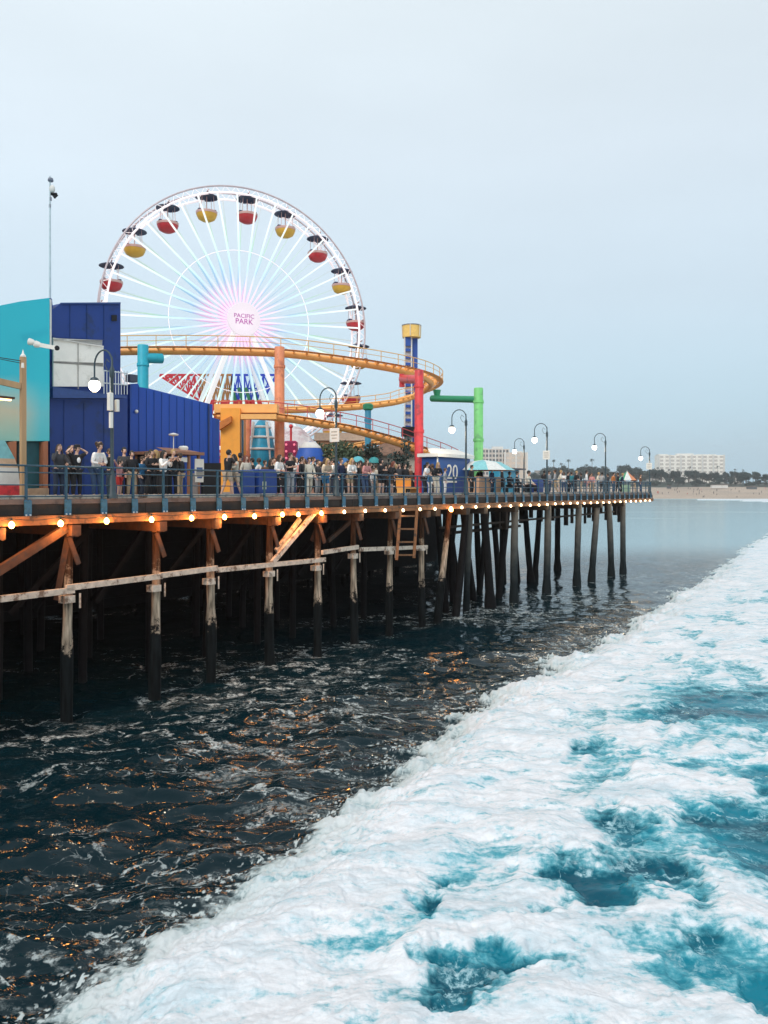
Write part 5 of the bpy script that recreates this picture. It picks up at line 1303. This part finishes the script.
# ------------------------------------------------------------------ people
def skinned(name, verts, edges, rad, mats, parent, sub=1, extra=None):
    me = bpy.data.meshes.new(name); me.from_pydata([tuple(v) for v in verts], edges, []); o = bpy.data.objects.new(name, me); COL.objects.link(o)
    m = o.modifiers.new('s', 'SKIN'); m.use_smooth_shade = True
    for i, r in enumerate(rad): me.skin_vertices[0].data[i].radius = (r, r) if not hasattr(r, '__len__') else r
    me.skin_vertices[0].data[0].use_root = True
    if sub: sm_ = o.modifiers.new('d', 'SUBSURF'); sm_.levels = sub; sm_.render_levels = sub
    dg = bpy.context.evaluated_depsgraph_get(); nm = bpy.data.meshes.new_from_object(o.evaluated_get(dg)); bpy.data.objects.remove(o)
    vs = [v.co.copy() for v in nm.vertices]; fs = [tuple(p.vertices) for p in nm.polygons]; bpy.data.meshes.remove(nm)
    b = MB(); b.add(vs, fs, 0)
    if extra: extra(b)
    return b.build(name, mats, parent, smooth=True)
SK = {k: mat('skin_' + k, c, .55, .05) for k, c in (('light', (.58, .36, .27)), ('tan', (.42, .25, .17)), ('brown', (.20, .11, .07)))}
HAIR = {k: mat('hair_' + k, c, .6, .15, 20) for k, c in (('black', (.012, .01, .01)), ('brown', (.05, .025, .014)), ('auburn', (.16, .04, .02)), ('blond', (.38, .24, .10)))}
CL = {}
def cloth(k):
    C = dict(black=(.012, .012, .016), charcoal=(.04, .042, .05), navy=(.012, .02, .06), white=(.82, .80, .78), grey=(.30, .31, .33), jeans=(.035, .07, .15), dkjeans=(.015, .025, .05), khaki=(.36, .27, .18),
             red=(.50, .035, .03), pink=(.55, .25, .24), beige=(.46, .36, .27), blue=(.03, .16, .34), teal=(.03, .20, .24), brown=(.12, .06, .035), orange=(.55, .2, .06), cream=(.62, .56, .46))
    if k not in CL: CL[k] = mat('cloth_' + k, C[k], .85, .18, 6)
    return CL[k]
SHOE = mat('dark_shoes', (.03, .03, .035), .6); SHOEW = mat('white_shoes', (.65, .63, .6), .6); EYE = mat('eye_dark', (.02, .015, .015), .3)
def person(px_, v, label, face=180, pose='stand', top='black', low='dkjeans', hair='black', skin='light', H=1.70, long_hair=False, shorts=False, long_sleeve=True, shoes=None, hood=False, prop=None, graphic=False, px_is_u=False, loc=None, detail=True, cap=None):
    loc = loc or pier(upx(px_, v), v, ZD)
    t = thing('person', label, 'person', tuple(loc), ROTP + R(face), 'people on the pier')   # +Y of the figure is its front
    s = H / 1.72 * 1.09; t.scale = (s,) * 3
    V = Vector; rp = random.Random(hash(label) & 0 or sum(map(ord, label)))
    ln = dict(lean=.20, phone=.04, hug=.06, reach=.05).get(pose, 0)
    hb = -.10 if pose == 'lean' else 0
    sit = pose == 'sit'; hz_ = .50 if sit else .93
    hip = V((0, hb, hz_)); waist = V((0, hb + ln * .35, hz_ + .16)); chest = V((0, hb + ln * .75, hz_ + .36)); neck = V((0, hb + ln, hz_ + .54)); hc = V((rp.uniform(-.02, .02), hb + ln + .02, hz_ + .69))
    sh_ = [V((sx * .17, hb + ln * .95, hz_ + .47)) for sx in (-1, 1)]
    hj = [V((sx * .09, hb, hz_ - .04)) for sx in (-1, 1)]
    st = .10 if pose in ('walk', 'hug') else .0
    if sit: kn = [V((sx * .12, .42, .48)) for sx in (-1, 1)]; an = [V((sx * .12, .40, .09)) for sx in (-1, 1)]
    else:
        kn = [V((sx * .11, hb * .4 + .03 + sx * st * .8, .50)) for sx in (-1, 1)]; an = [V((sx * .12, sx * st * 1.6 - (.05 if st and sx < 0 else 0), .085)) for sx in (-1, 1)]
    toe = [a + V((0.02 * (1 if i else -1), .15, -.045)) for i, a in enumerate(an)]
    zc_ = hz_ - .93
    A = {'stand': ((.25, -.02, 1.14), (.25, .08, .88)), 'lean': ((.27, .20, 1.13), (.09, .34, 1.11)), 'phone': ((.24, .16, 1.16), (.07, .33, 1.36)), 'head': ((.40, .03, 1.52), (.17, -.06, 1.66)),
         'hug': ((.24, .22, 1.20), (.06, .36, 1.22)), 'walk': ((.24, .02, 1.14), (.24, .16, .92)), 'sit': ((.24, .08, 1.14), (.14, .30, 1.0)), 'reach': ((.27, .05, 1.15), (.10, .25, 1.12)), 'cross': ((.24, .06, 1.16), (-.02, .20, 1.20))}
    ps = A.get(pose, A['stand']); el, wr = [], []
    for i, sx in enumerate((-1, 1)):
        e_, w_ = ps
        if pose == 'reach' and sx > 0: e_, w_ = (.42, .10, 1.50), (.66, .16, 1.64)
        if pose == 'face' and sx > 0: e_, w_ = (.30, .18, 1.22), (.10, .14, 1.58)
        if pose == 'face' and sx < 0: e_, w_ = A['lean']
        if pose == 'phone1' and sx > 0: e_, w_ = A['phone']
        el.append(V((sx * e_[0], e_[1] + hb, e_[2] + zc_))); wr.append(V((sx * w_[0], w_[1] + hb, w_[2] + zc_)))
    # body
    vs = [hip, waist, chest, neck, hc - V((0, 0, .02))] + sh_ + el + wr + hj + kn + an + toe
    ed = [(0, 1), (1, 2), (2, 3), (3, 4), (2, 5), (2, 6), (5, 7), (6, 8), (7, 9), (8, 10), (0, 11), (0, 12), (11, 13), (12, 14), (13, 15), (14, 16), (15, 17), (16, 18)]
    rad = [(.14, .10), (.125, .09), (.14, .10), .052, .06, .055, .055, .042, .042, .027, .027, .085, .085, .058, .058, .038, .038, .03, .03]
    def ext(b):
        # head with jaw, nose, ears; the neck grows into it
        o = len(b.v); b.ball(hc + V((0, .0, .015)), (.078, .098, .118), 14, 10)
        for i in range(o, len(b.v)):
            p = V(b.v[i]) - hc
            if p.z < -.02: k = 1 + p.z * 2.6; p.x *= k; p.y = p.y * (1 + p.z * 1.0) + .008
            b.v[i] = tuple(p + hc)
        b.tube([hc + V((0, .088, .03)), hc + V((0, .112, -.012)), hc + V((0, .09, -.022))], [.008, .016, .01], 6)
        for sx in (-1, 1): b.ball(hc + V((sx * .08, 0, 0)), (.012, .022, .032), 6, 5)
        for sx in (-1, 1): b.ball(hc + V((sx * .031, .087, .022)), (.013, .008, .008), 6, 4, 1)
        b.box(hc + V((0, .088, -.052)), (.045, .012, .010), 0, 2)
        # hands: palm, four fingers, thumb
        for i in range(2):
            d = (wr[i] - el[i]).normalized(); sx = (-1, 1)[i]
            if pose == 'lean': d = V((-sx * .5, .75, -.45)).normalized()
            side = d.cross(V((0, 1, 0)) if abs(d.y) < .8 else V((0, 0, 1))).normalized(); nn = d.cross(side)
            if nn.y < 0: nn = -nn
            pc = wr[i] + d * .05
            b.tube([wr[i], wr[i] + d * .04, wr[i] + d * .09], [.027, .036, .032], 8)
            for k in range(4):
                off = side * ((k - 1.5) * .019); L_ = (.055, .068, .064, .05)[k]; p0_ = wr[i] + d * .085 + off; p1 = p0_ + d * L_ * .6 + nn * .006; p2 = p1 + d * L_ * .4 + nn * .022
                b.tube([p0_, p1, p2], [.0095, .009, .007], 6)
            p0_ = wr[i] + d * .03 - side * sx * .028; b.tube([p0_, p0_ + d * .035 - side * sx * .022 + nn * .01, p0_ + d * .06 - side * sx * .022 + nn * .025], [.012, .011, .008], 6)
    skinned('body', vs, ed, rad, [SK[skin], EYE, mat('lips', (.35, .12, .10), .5)], t, 1, ext)
    # shirt
    mid = lambda a, b_, f: a * (1 - f) + b_ * f
    hem = hip + V((0, 0, -.06))
    if long_sleeve: sl_ = [mid(wr[i], el[i], .12) for i in (0, 1)]
    else: sl_ = None
    vs = [hem, waist, chest, neck - V((0, 0, .05))] + sh_
    ed = [(0, 1), (1, 2), (2, 3), (2, 4), (2, 5)]; rad = [(.165, .125), (.15, .115), (.165, .125), (.075, .07), .078, .078]
    if long_sleeve: vs += el + sl_; ed += [(4, 6), (5, 7), (6, 8), (7, 9)]; rad += [.058, .058, .045, .045]
    else: vs += [mid(sh_[i], el[i], .75) for i in (0, 1)]; ed += [(4, 6), (5, 7)]; rad += [.066, .066]
    def ex2(b):
        if graphic: b.ball(chest + V((0, .125, -.03)), (.07, .02, .09), 8, 6, 1)
    skinned('jacket' if long_sleeve and top in ('black', 'charcoal', 'navy') else 'shirt', vs, ed, rad, [cloth(top), cloth('white')], t, 1, ex2)
    # trousers or shorts
    end = [mid(kn[i], hj[i], .15) for i in (0, 1)] if shorts else [an[i] + V((0, -.01, .03)) for i in (0, 1)]
    vs = [hip + V((0, 0, .02))] + hj + ([] if shorts else kn) + end
    if shorts: ed = [(0, 1), (0, 2), (1, 3), (2, 4)]; rad = [(.155, .12), .105, .105, .095, .095]
    else: ed = [(0, 1), (0, 2), (1, 3), (2, 4), (3, 5), (4, 6)]; rad = [(.155, .12), .10, .10, .078, .078, .062, .062]
    skinned('shorts' if shorts else 'trousers', vs, ed, rad, cloth(low), t, 1)
    for i in (0, 1):
        b = MB(); b.tube([an[i] + V((0, -.06, -.03)), an[i] + V((0, .02, -.015)), toe[i] + V((0, .02, .0))], [.045, .052, .036], 8); b.build('shoe', SHOEW if shoes == 'white' else SHOE, t, smooth=True)
    # hair
    b = MB(); o = len(b.v); b.ball(hc + V((0, -.012, .035)), (.092, .110, .115), 14, 10)
    b.f = [f for f in b.f if not all((V(b.v[i]) - hc).y > .045 and (V(b.v[i]) - hc).z < .085 for i in f) and not all((V(b.v[i]) - hc).z < -.035 for i in f)]; b.mi = [0] * len(b.f)
    if rp.random() < .5 and not long_hair: b.ball(hc + V((0, -.01, .09)), (.095, .105, .07), 12, 6)
    if long_hair:
        b.tube([hc + V((0, -.06, .06)), hc + V((0, -.095, -.06)), hc + V((0, -.10, -.2)), hc + V((0, -.09, -.32))], [.07, .085, .075, .03], 10)
        for sx in (-1, 1): b.tube([hc + V((sx * .06, -.01, .07)), hc + V((sx * .088, .0, -.05)), hc + V((sx * .10, .02, -.2))], [.03, .032, .018], 7)
    if 'curly' in label: [b.ball(hc + V((.085 * math.cos(k * 2.4), -.02 + .09 * math.sin(k * 2.4) * (1 if math.sin(k * 2.4) < 0 else .5), .06 + .012 * (k % 7))), .05, 8, 6) for k in range(22)]
    if hood: b.ball(hc + V((0, -.03, .02)), (.12, .12, .15), 14, 9)
    b.build('hair' if not hood else 'hood', cloth(top) if hood else HAIR[hair], t, smooth=True)
    if cap:
        b = MB(); b.lathe(hc + V((0, 0, .07)), [(.100, 0), (.100, .05), (.075, .09), (0, .10)], 12); b.prism([hc + V((-.07, .06, .075)), hc + V((.07, .06, .075)), hc + V((.05, .17, .065)), hc + V((-.05, .17, .065))], (0, 0, .012)); b.build('cap', cloth(cap), t, smooth=True)
    return t
P = person
# face: 180 = looks over the rail to the sea, 0 = back to the sea, 90/270 = along the pier
P(58.5, .62, 'woman in a dark jacket, hand to her face, leaning on the rail at far left', 180, 'face', 'charcoal', 'dkjeans', 'brown', long_hair=True, H=1.66)
P(76.5, .60, 'person in a black shirt with a white emblem, both hands raised behind the head', 180, 'head', 'black', 'black', 'black', long_sleeve=False, H=1.66, graphic=True, cap='black', shoes='white')
P(97, .58, 'curly haired man in a grey white pullover and blue jeans leaning on the rail', 184, 'lean', 'white', 'jeans', 'brown', H=1.76, shoes='white')
P(119, .9, 'small child in red shorts with one pale sleeved arm stretched out', 205, 'reach', 'pink', 'red', 'black', H=1.28, shorts=True)
P(131.5, .75, 'person in black jacket and khaki trousers just right of the child in red', 160, 'stand', 'black', 'khaki', 'black', H=1.58)
P(142, 1.2, 'short person in a blue top between two darkly dressed people by the rail', 190, 'walk', 'blue', 'dkjeans', 'brown', H=1.42)
P(151, .9, 'dark haired man all in black left of the woman with white sleeves', 175, 'cross', 'black', 'black', 'black', H=1.66)
P(163, .65, 'woman in a white top with a black vest raising a phone toward the sea', 190, 'phone', 'white', 'black', 'black', long_hair=True, H=1.64)
P(172.5, .8, 'blond person in black holding up a camera in front of the ticket kiosk', 160, 'phone', 'black', 'black', 'blond', H=1.70)
P(180, 1.6, 'person in a black coat standing at the kiosk corner with khaki trousers', 20, 'stand', 'black', 'khaki', 'brown', H=1.62)
P(227.5, .8, 'man in black T-shirt and beige shorts embracing a woman', 262, 'hug', 'black', 'beige', 'black', H=1.80, shorts=True, long_sleeve=False, shoes='white')
P(235.5, .8, 'dark haired woman in a white top and beige shorts embraced by the man in black', 84, 'hug', 'cream', 'beige', 'black', H=1.64, shorts=True, long_hair=True, shoes='white')
P(246, 1.5, 'auburn haired woman in a pale top behind the light blue bin', 170, 'stand', 'cream', 'jeans', 'auburn', H=1.66, long_hair=True)
P(252.5, 2.4, 'person in black half hidden behind the wide notice bin', 30, 'stand', 'black', 'black', 'black', H=1.6)
P(265, 2.0, 'child in a plum shirt seen over the wide notice bin', 180, 'stand', 'brown', 'dkjeans', 'brown', H=1.5)
P(277.5, .62, 'woman with dark hair in a bright white shirt right of the notice bin', 190, 'lean', 'white', 'black', 'brown', H=1.70, long_hair=True)
P(290, .65, 'tall man with folded arms in a black T-shirt and grey trousers', 175, 'cross', 'black', 'grey', 'brown', H=1.80, long_sleeve=False)
P(302, .9, 'man in a black jacket between the folded arms man and the person in cream', 200, 'stand', 'black', 'black', 'brown', H=1.68)
P(309, .8, 'person dressed all in cream white with dark hair', 150, 'walk', 'cream', 'cream', 'black', H=1.66, shoes='white')
P(317.5, 1.8, 'dark haired person in a grey jacket left of the woman in the blue skirt', 190, 'stand', 'charcoal', 'grey', 'black', H=1.64)
P(326.5, .7, 'blond woman in beige top and bright blue shorts at the rail', 165, 'lean', 'beige', 'blue', 'blond', H=1.64, shorts=True, long_hair=True)
P(333.5, 1.4, 'person in a white shirt just left of the lamp with the white sign', 20, 'stand', 'white', 'dkjeans', 'black', H=1.7)
P(341, .9, 'person in a dark blue hoodie right of the lamp with the white sign', 175, 'stand', 'navy', 'dkjeans', 'brown', H=1.7)
P(350.5, .65, 'fair haired woman in a white and black striped top and khaki shorts', 170, 'lean', 'white', 'khaki', 'blond', H=1.72, shorts=True, long_hair=True, graphic=True)
P(358.5, 1.3, 'person in black pulled against the rail between two fair haired women', 195, 'stand', 'black', 'dkjeans', 'black', H=1.62)
P(365.5, .65, 'woman in a pink top and jeans leaning below the blue steel column', 170, 'lean', 'pink', 'jeans', 'brown', H=1.7, long_hair=True)
P(373, 1.4, 'child in a white shirt between the woman in pink and the hooded person', 185, 'stand', 'white', 'grey', 'brown', H=1.35)
P(381, .75, 'person in a big black hooded cloak with bare legs', 172, 'cross', 'black', 'black', 'black', H=1.78, shorts=True, hood=True)
P(391.5, .7, 'red haired woman in black top and brown shorts beside the hooded person', 190, 'lean', 'black', 'brown', 'auburn', H=1.68, shorts=True, long_hair=True)
P(400, 2.6, 'man in a dark coat behind the yellow bench', 100, 'stand', 'charcoal', 'black', 'black', H=1.72)
P(410, 3.4, 'person in a brown jacket behind the red column', 180, 'stand', 'brown', 'black', 'brown', H=1.66)
P(425.5, .8, 'man in a white T-shirt and black trousers right of the red column', 190, 'lean', 'white', 'black', 'black', H=1.72, long_sleeve=False)
P(430, 1.5, 'child in pale blue clothes between two adults near the red column', 180, 'stand', 'blue', 'white', 'brown', H=1.3)
P(437, .8, 'woman with long pale hair and black top in front of the numbered kiosk', 155, 'lean', 'black', 'cream', 'blond', H=1.76, long_hair=True)
P(445, 1.5, 'person in white trousers and grey top at the kiosk wall', 200, 'stand', 'grey', 'white', 'brown', H=1.5)
P(471.5, 1.2, 'man in black in the shade between the numbered kiosk and the vendor cart', 180, 'stand', 'black', 'black', 'black', H=1.72)
P(492, .9, 'vendor in a dark shirt under the big umbrella', 180, 'stand', 'navy', 'dkjeans', 'brown', H=1.6)
P(509.5, .9, 'left one of two people in black seated close together on a bench', 170, 'sit', 'black', 'charcoal', 'black', H=1.9)
P(517, .95, 'right one of two people in black seated close together on a bench', 195, 'sit', 'black', 'charcoal', 'black', H=1.95)
P(528.5, 1.0, 'man in a cream shirt seated left of the lone blue bin', 185, 'sit', 'cream', 'black', 'black', H=2.05)
far = [(549, 3, 'grey', 'jeans'), (555, 1.2, 'grey', 'khaki'), (559.5, .8, 'cream', 'beige'), (564, 2.5, 'white', 'jeans'), (568, .9, 'black', 'black'), (571.5, 1.6, 'teal', 'dkjeans'), (575.5, .9, 'black', 'charcoal'), (581, 2.4, 'charcoal', 'khaki'),
       (586.5, .9, 'white', 'pink'), (592, 1.4, 'pink', 'khaki'), (597.5, 2.2, 'cream', 'grey'), (602, 1.1, 'grey', 'charcoal'), (613.5, 1.3, 'orange', 'jeans'), (618, .8, 'black', 'black'), (621.5, .9, 'navy', 'black'), (634, 1.8, 'charcoal', 'khaki'), (640.5, 1.2, 'brown', 'jeans')]
fl_ = ['grey shirted person farthest left past the lamp with the small white sign', 'person in grey top and khaki trousers at the rail between lamps', 'person in cream top and beige trousers beside the khaki trousered one', 'person in white top and jeans left of the first black clad far person',
       'first black clad person of the far group between the lamps', 'person in a teal top between two black clad people', 'second black clad person of the far group, right of the teal top', 'person in charcoal jacket and khaki trousers left of the white shirt',
       'tall person in a bright white shirt and pink shorts near the second last lamp', 'person in pink top left of the second last lamp', 'person in cream top and grey trousers just left of the second last lamp', 'person in grey top right by the foot of the second last lamp',
       'person in an orange top beside the embracing dark pair', 'person in black, left of a dark pair by the small striped umbrella', 'person in navy, right of a dark pair by the small striped umbrella', 'person in a dark jacket right of the small striped umbrella', 'person in a brown jacket close to the last lamp']
crowd = [(70, 3.2, 'black', 'black', 'person in black standing well back behind the dark jacket woman'), (110, 2.6, 'black', 'dkjeans', 'person in black partly behind the lamp pole of the control boxes'), (124, 2.2, 'charcoal', 'black', 'person in a charcoal coat behind the child in red'), (157, 2.4, 'black', 'black', 'person in black behind the white sleeved phone woman'),
  (146, 3.2, 'black', 'charcoal', 'person in a black coat back against the blue wall left of the kiosk'), (240, 2.6, 'brown', 'black', 'person in brown behind the embracing couple'), (271, 2.8, 'black', 'jeans', 'person in black and jeans behind the woman in the bright white shirt'), (284, 2.4, 'charcoal', 'black', 'person in charcoal between the white shirt woman and folded arms man'),
  (296, 3.0, 'pink', 'black', 'person in a pink top set back behind the folded arms man'), (305, 3.4, 'teal', 'black', 'person in a teal top set back below the blue tent'), (313, 2.6, 'black', 'black', 'person in black behind the cream dressed person'), (322, 3.0, 'navy', 'black', 'person in navy behind the blond woman with blue shorts'), (330, 3.4, 'pink', 'grey', 'person in pink behind the blond woman with blue shorts'),
  (346, 2.8, 'black', 'black', 'person in black behind the striped top woman'), (355, 3.4, 'white', 'black', 'person in white under the aqua parasol'), (361, 2.6, 'brown', 'black', 'person in brown near the blue steel column'), (370, 2.8, 'black', 'charcoal', 'person in black behind the woman in pink'), (386, 2.6, 'black', 'black', 'person in black between the hooded and the red haired person'), (396, 3.2, 'orange', 'black', 'person in an orange top behind the red haired person'),
  (260, 3.4, 'white', 'jeans', 'person in white far behind the wide notice bin'), (274, 3.6, 'cream', 'jeans', 'person in cream set back left of the bright white shirt'), (293, 1.6, 'white', 'jeans', 'person in a white top close behind the folded arms man'), (300, 4.0, 'red', 'black', 'person in a red top deep in the crowd below the blue tent'), (319, 4.0, 'white', 'black', 'person in white deep behind the grey jacket person'), (326, 2.2, 'cream', 'khaki', 'person in cream just behind the blond woman with blue shorts'), (337, 2.6, 'cream', 'jeans', 'person in cream behind the blue hoodie'), (348, 4.2, 'orange', 'jeans', 'person in an orange top deep behind the striped top woman'), (353.5, 1.9, 'cream', 'black', 'person in cream just right of the striped top woman'), (368, 4.2, 'white', 'jeans', 'person in white deep behind the woman in pink'), (376, 3.0, 'cream', 'khaki', 'person in cream left behind the hooded person'), (388, 3.8, 'white', 'jeans', 'person in white far behind the hooded person'), (433, 2.2, 'black', 'black', 'person in black against the kiosk corner'),
  (405, 2.2, 'black', 'black', 'person in black behind the left end of the yellow bench'), (480, 2.8, 'charcoal', 'black', 'person in charcoal behind the vendor cart'), (502, 2.4, 'black', 'black', 'person in black by the blue stall panel'), (544, 3.4, 'black', 'charcoal', 'person in black just left of the lamp past the lone bin'), (590, 3.2, 'black', 'black', 'person in black behind the tall white shirted person'), (608, 3.0, 'charcoal', 'black', 'person in charcoal right of the second last lamp')]
for i, (x_, v, a_, b_, lab) in enumerate(crowd):
    P(x_, v, lab, (185, 30, 160, 90, 200, 270)[i % 6], ('stand', 'cross', 'walk', 'phone')[i % 4], a_, b_, ('black', 'brown', 'black', 'blond', 'brown')[i % 5], ('light', 'tan', 'light', 'brown')[i % 4], random.uniform(1.6, 1.8), long_hair=(i % 3 == 0))
for i, ((x_, v, a_, b_), lab) in enumerate(zip(far, fl_)):
    P(x_, v, lab, (170, 20, 200, 95, 180, 260)[i % 6], ('stand', 'walk', 'lean', 'cross')[i % 4], a_, b_, ('black', 'brown', 'blond', 'black')[i % 4], ('light', 'tan', 'light', 'brown')[i % 4], 1.78 if i == 8 else random.uniform(1.6, 1.76), shorts=(i in (8, 2)))
# benches for the seated ones
for x_, w_, lab in ((513.3, 2.2, 'dark bench carrying the two people in black'), (528.5, 1.0, 'short dark bench under the man in the cream shirt')):
    t = thing('bench', lab, 'bench', tuple(pier(upx(x_, .9), .9, ZD)), ROTP)
    b = MB(); b.box((0, .12, .47), (w_, .40, .06)); b.build('seat', WOOD_MID, t)
    for k in (-1, 1): b = MB(); b.box((k * w_ * .42, .12, .22), (.07, .36, .44)); b.build('leg', LAMPM, t)
# small striped umbrella near the last lamp
t = thing('striped_umbrella', 'small white, orange and green umbrella beside the dark pair near the last lamp', 'umbrella', tuple(pier(upx(627, 1.0), 1.0, ZD)), ROTP)
b = MB()
for k in range(8):
    a0, a1 = 2 * math.pi * k / 8, 2 * math.pi * (k + 1) / 8
    b.add([(0, 0, 2.15), (.95 * math.cos(a0), .95 * math.sin(a0), 1.25), (.95 * math.cos(a1), .95 * math.sin(a1), 1.25)], [(0, 1, 2)], (0, 1, 0, 2, 0, 1, 0, 1)[k])
b.build('canopy', [mat('canvas_white', (.66, .68, .66), .7), MATS['orange_canvas'], GREEND], t)
b = MB(); b.tube([(0, 0, 0), (0, 0, 2.2)], .03, 6); b.build('pole', STEELM, t)
b = MB(); b.box((0, .1, .4), (.9, .6, .8), bev=.03); b.build('stand', mat('pale_green_stand', (.35, .5, .35), .6), t)

# people on the beach, a few pixels each
def tiny(col_, seed):
    b = MB(); t = bpy.data.objects.new('person', None); COL.objects.link(t)
    skinned('body', [(0, 0, .9), (0, 0, 1.25), (0, 0, 1.5), (0, 0, 1.66), (-.2, 0, 1.42), (.2, 0, 1.42), (-.26, .05, .9), (.26, .05, .9), (-.12, .1, .45), (.12, -.1, .45), (-.12, 0, .0), (.12, 0, .0)],
            [(0, 1), (1, 2), (2, 3), (2, 4), (2, 5), (4, 6), (5, 7), (0, 8), (0, 9), (8, 10), (9, 11)], [(.17, .12), (.16, .11), .07, .11, .07, .07, .04, .04, .08, .08, .05, .05], cloth(col_), t, 1)
    return t
tb = [tiny('black', 1), tiny('charcoal', 2), tiny('red', 3)]; km = kidmap(None); random.seed(5); us_ = set()
tl = ['dark clad person standing on the sand far away', 'grey clad person standing on the sand far away', 'red clad person standing on the sand far away']
for k in range(46):
    i = random.choice((0, 0, 1, 1, 2)); px_ = random.uniform(655, 790); d_ = random.uniform(4, 150); Yb = 690 + d_; x_ = (px_ - 384) / F * Yb; y_ = sh(x_) + d_
    z_ = np.interp(d_, (0, 18, 60, 130, 190), (0, .9, 3.6, 7.5, 11.0)) + .1; lab = tl[i] + (' below the white hotel' if px_ < 724 else ' right of the white hotel')
    if i not in us_: us_.add(i); o = tb[i]; o.location = (x_, y_, z_); tag(o, lab, 'person', 'people on the beach')
    else: o = copy_tree(tb[i], km, (x_, y_, z_), random.uniform(0, 6), lab, (random.uniform(1, 1.5),) * 3, 'people on the beach'); tag(o, lab, 'person', 'people on the beach')
# ------------------------------------------------------------------ thin sea haze over the whole place
b = MB(); b.box((0, 0, 0), (6700, 6700, 200)); hz_o = b.build('haze', [bpy.data.materials.new('haze')], None, loc=(0, 0, 95)); hz_o['kind'] = 'stuff'
hm = hz_o.data.materials[0]; hm.use_nodes = True; t_ = hm.node_tree; t_.nodes.clear()
hv = t_.nodes.new('ShaderNodeVolumePrincipled'); hv.inputs['Color'].default_value = (.96, .985, 1, 1); hv.inputs['Density'].default_value = .00019
ho = t_.nodes.new('ShaderNodeOutputMaterial'); t_.links.new(hv.outputs[0], ho.inputs['Volume'])
cy.volume_bounces = 0
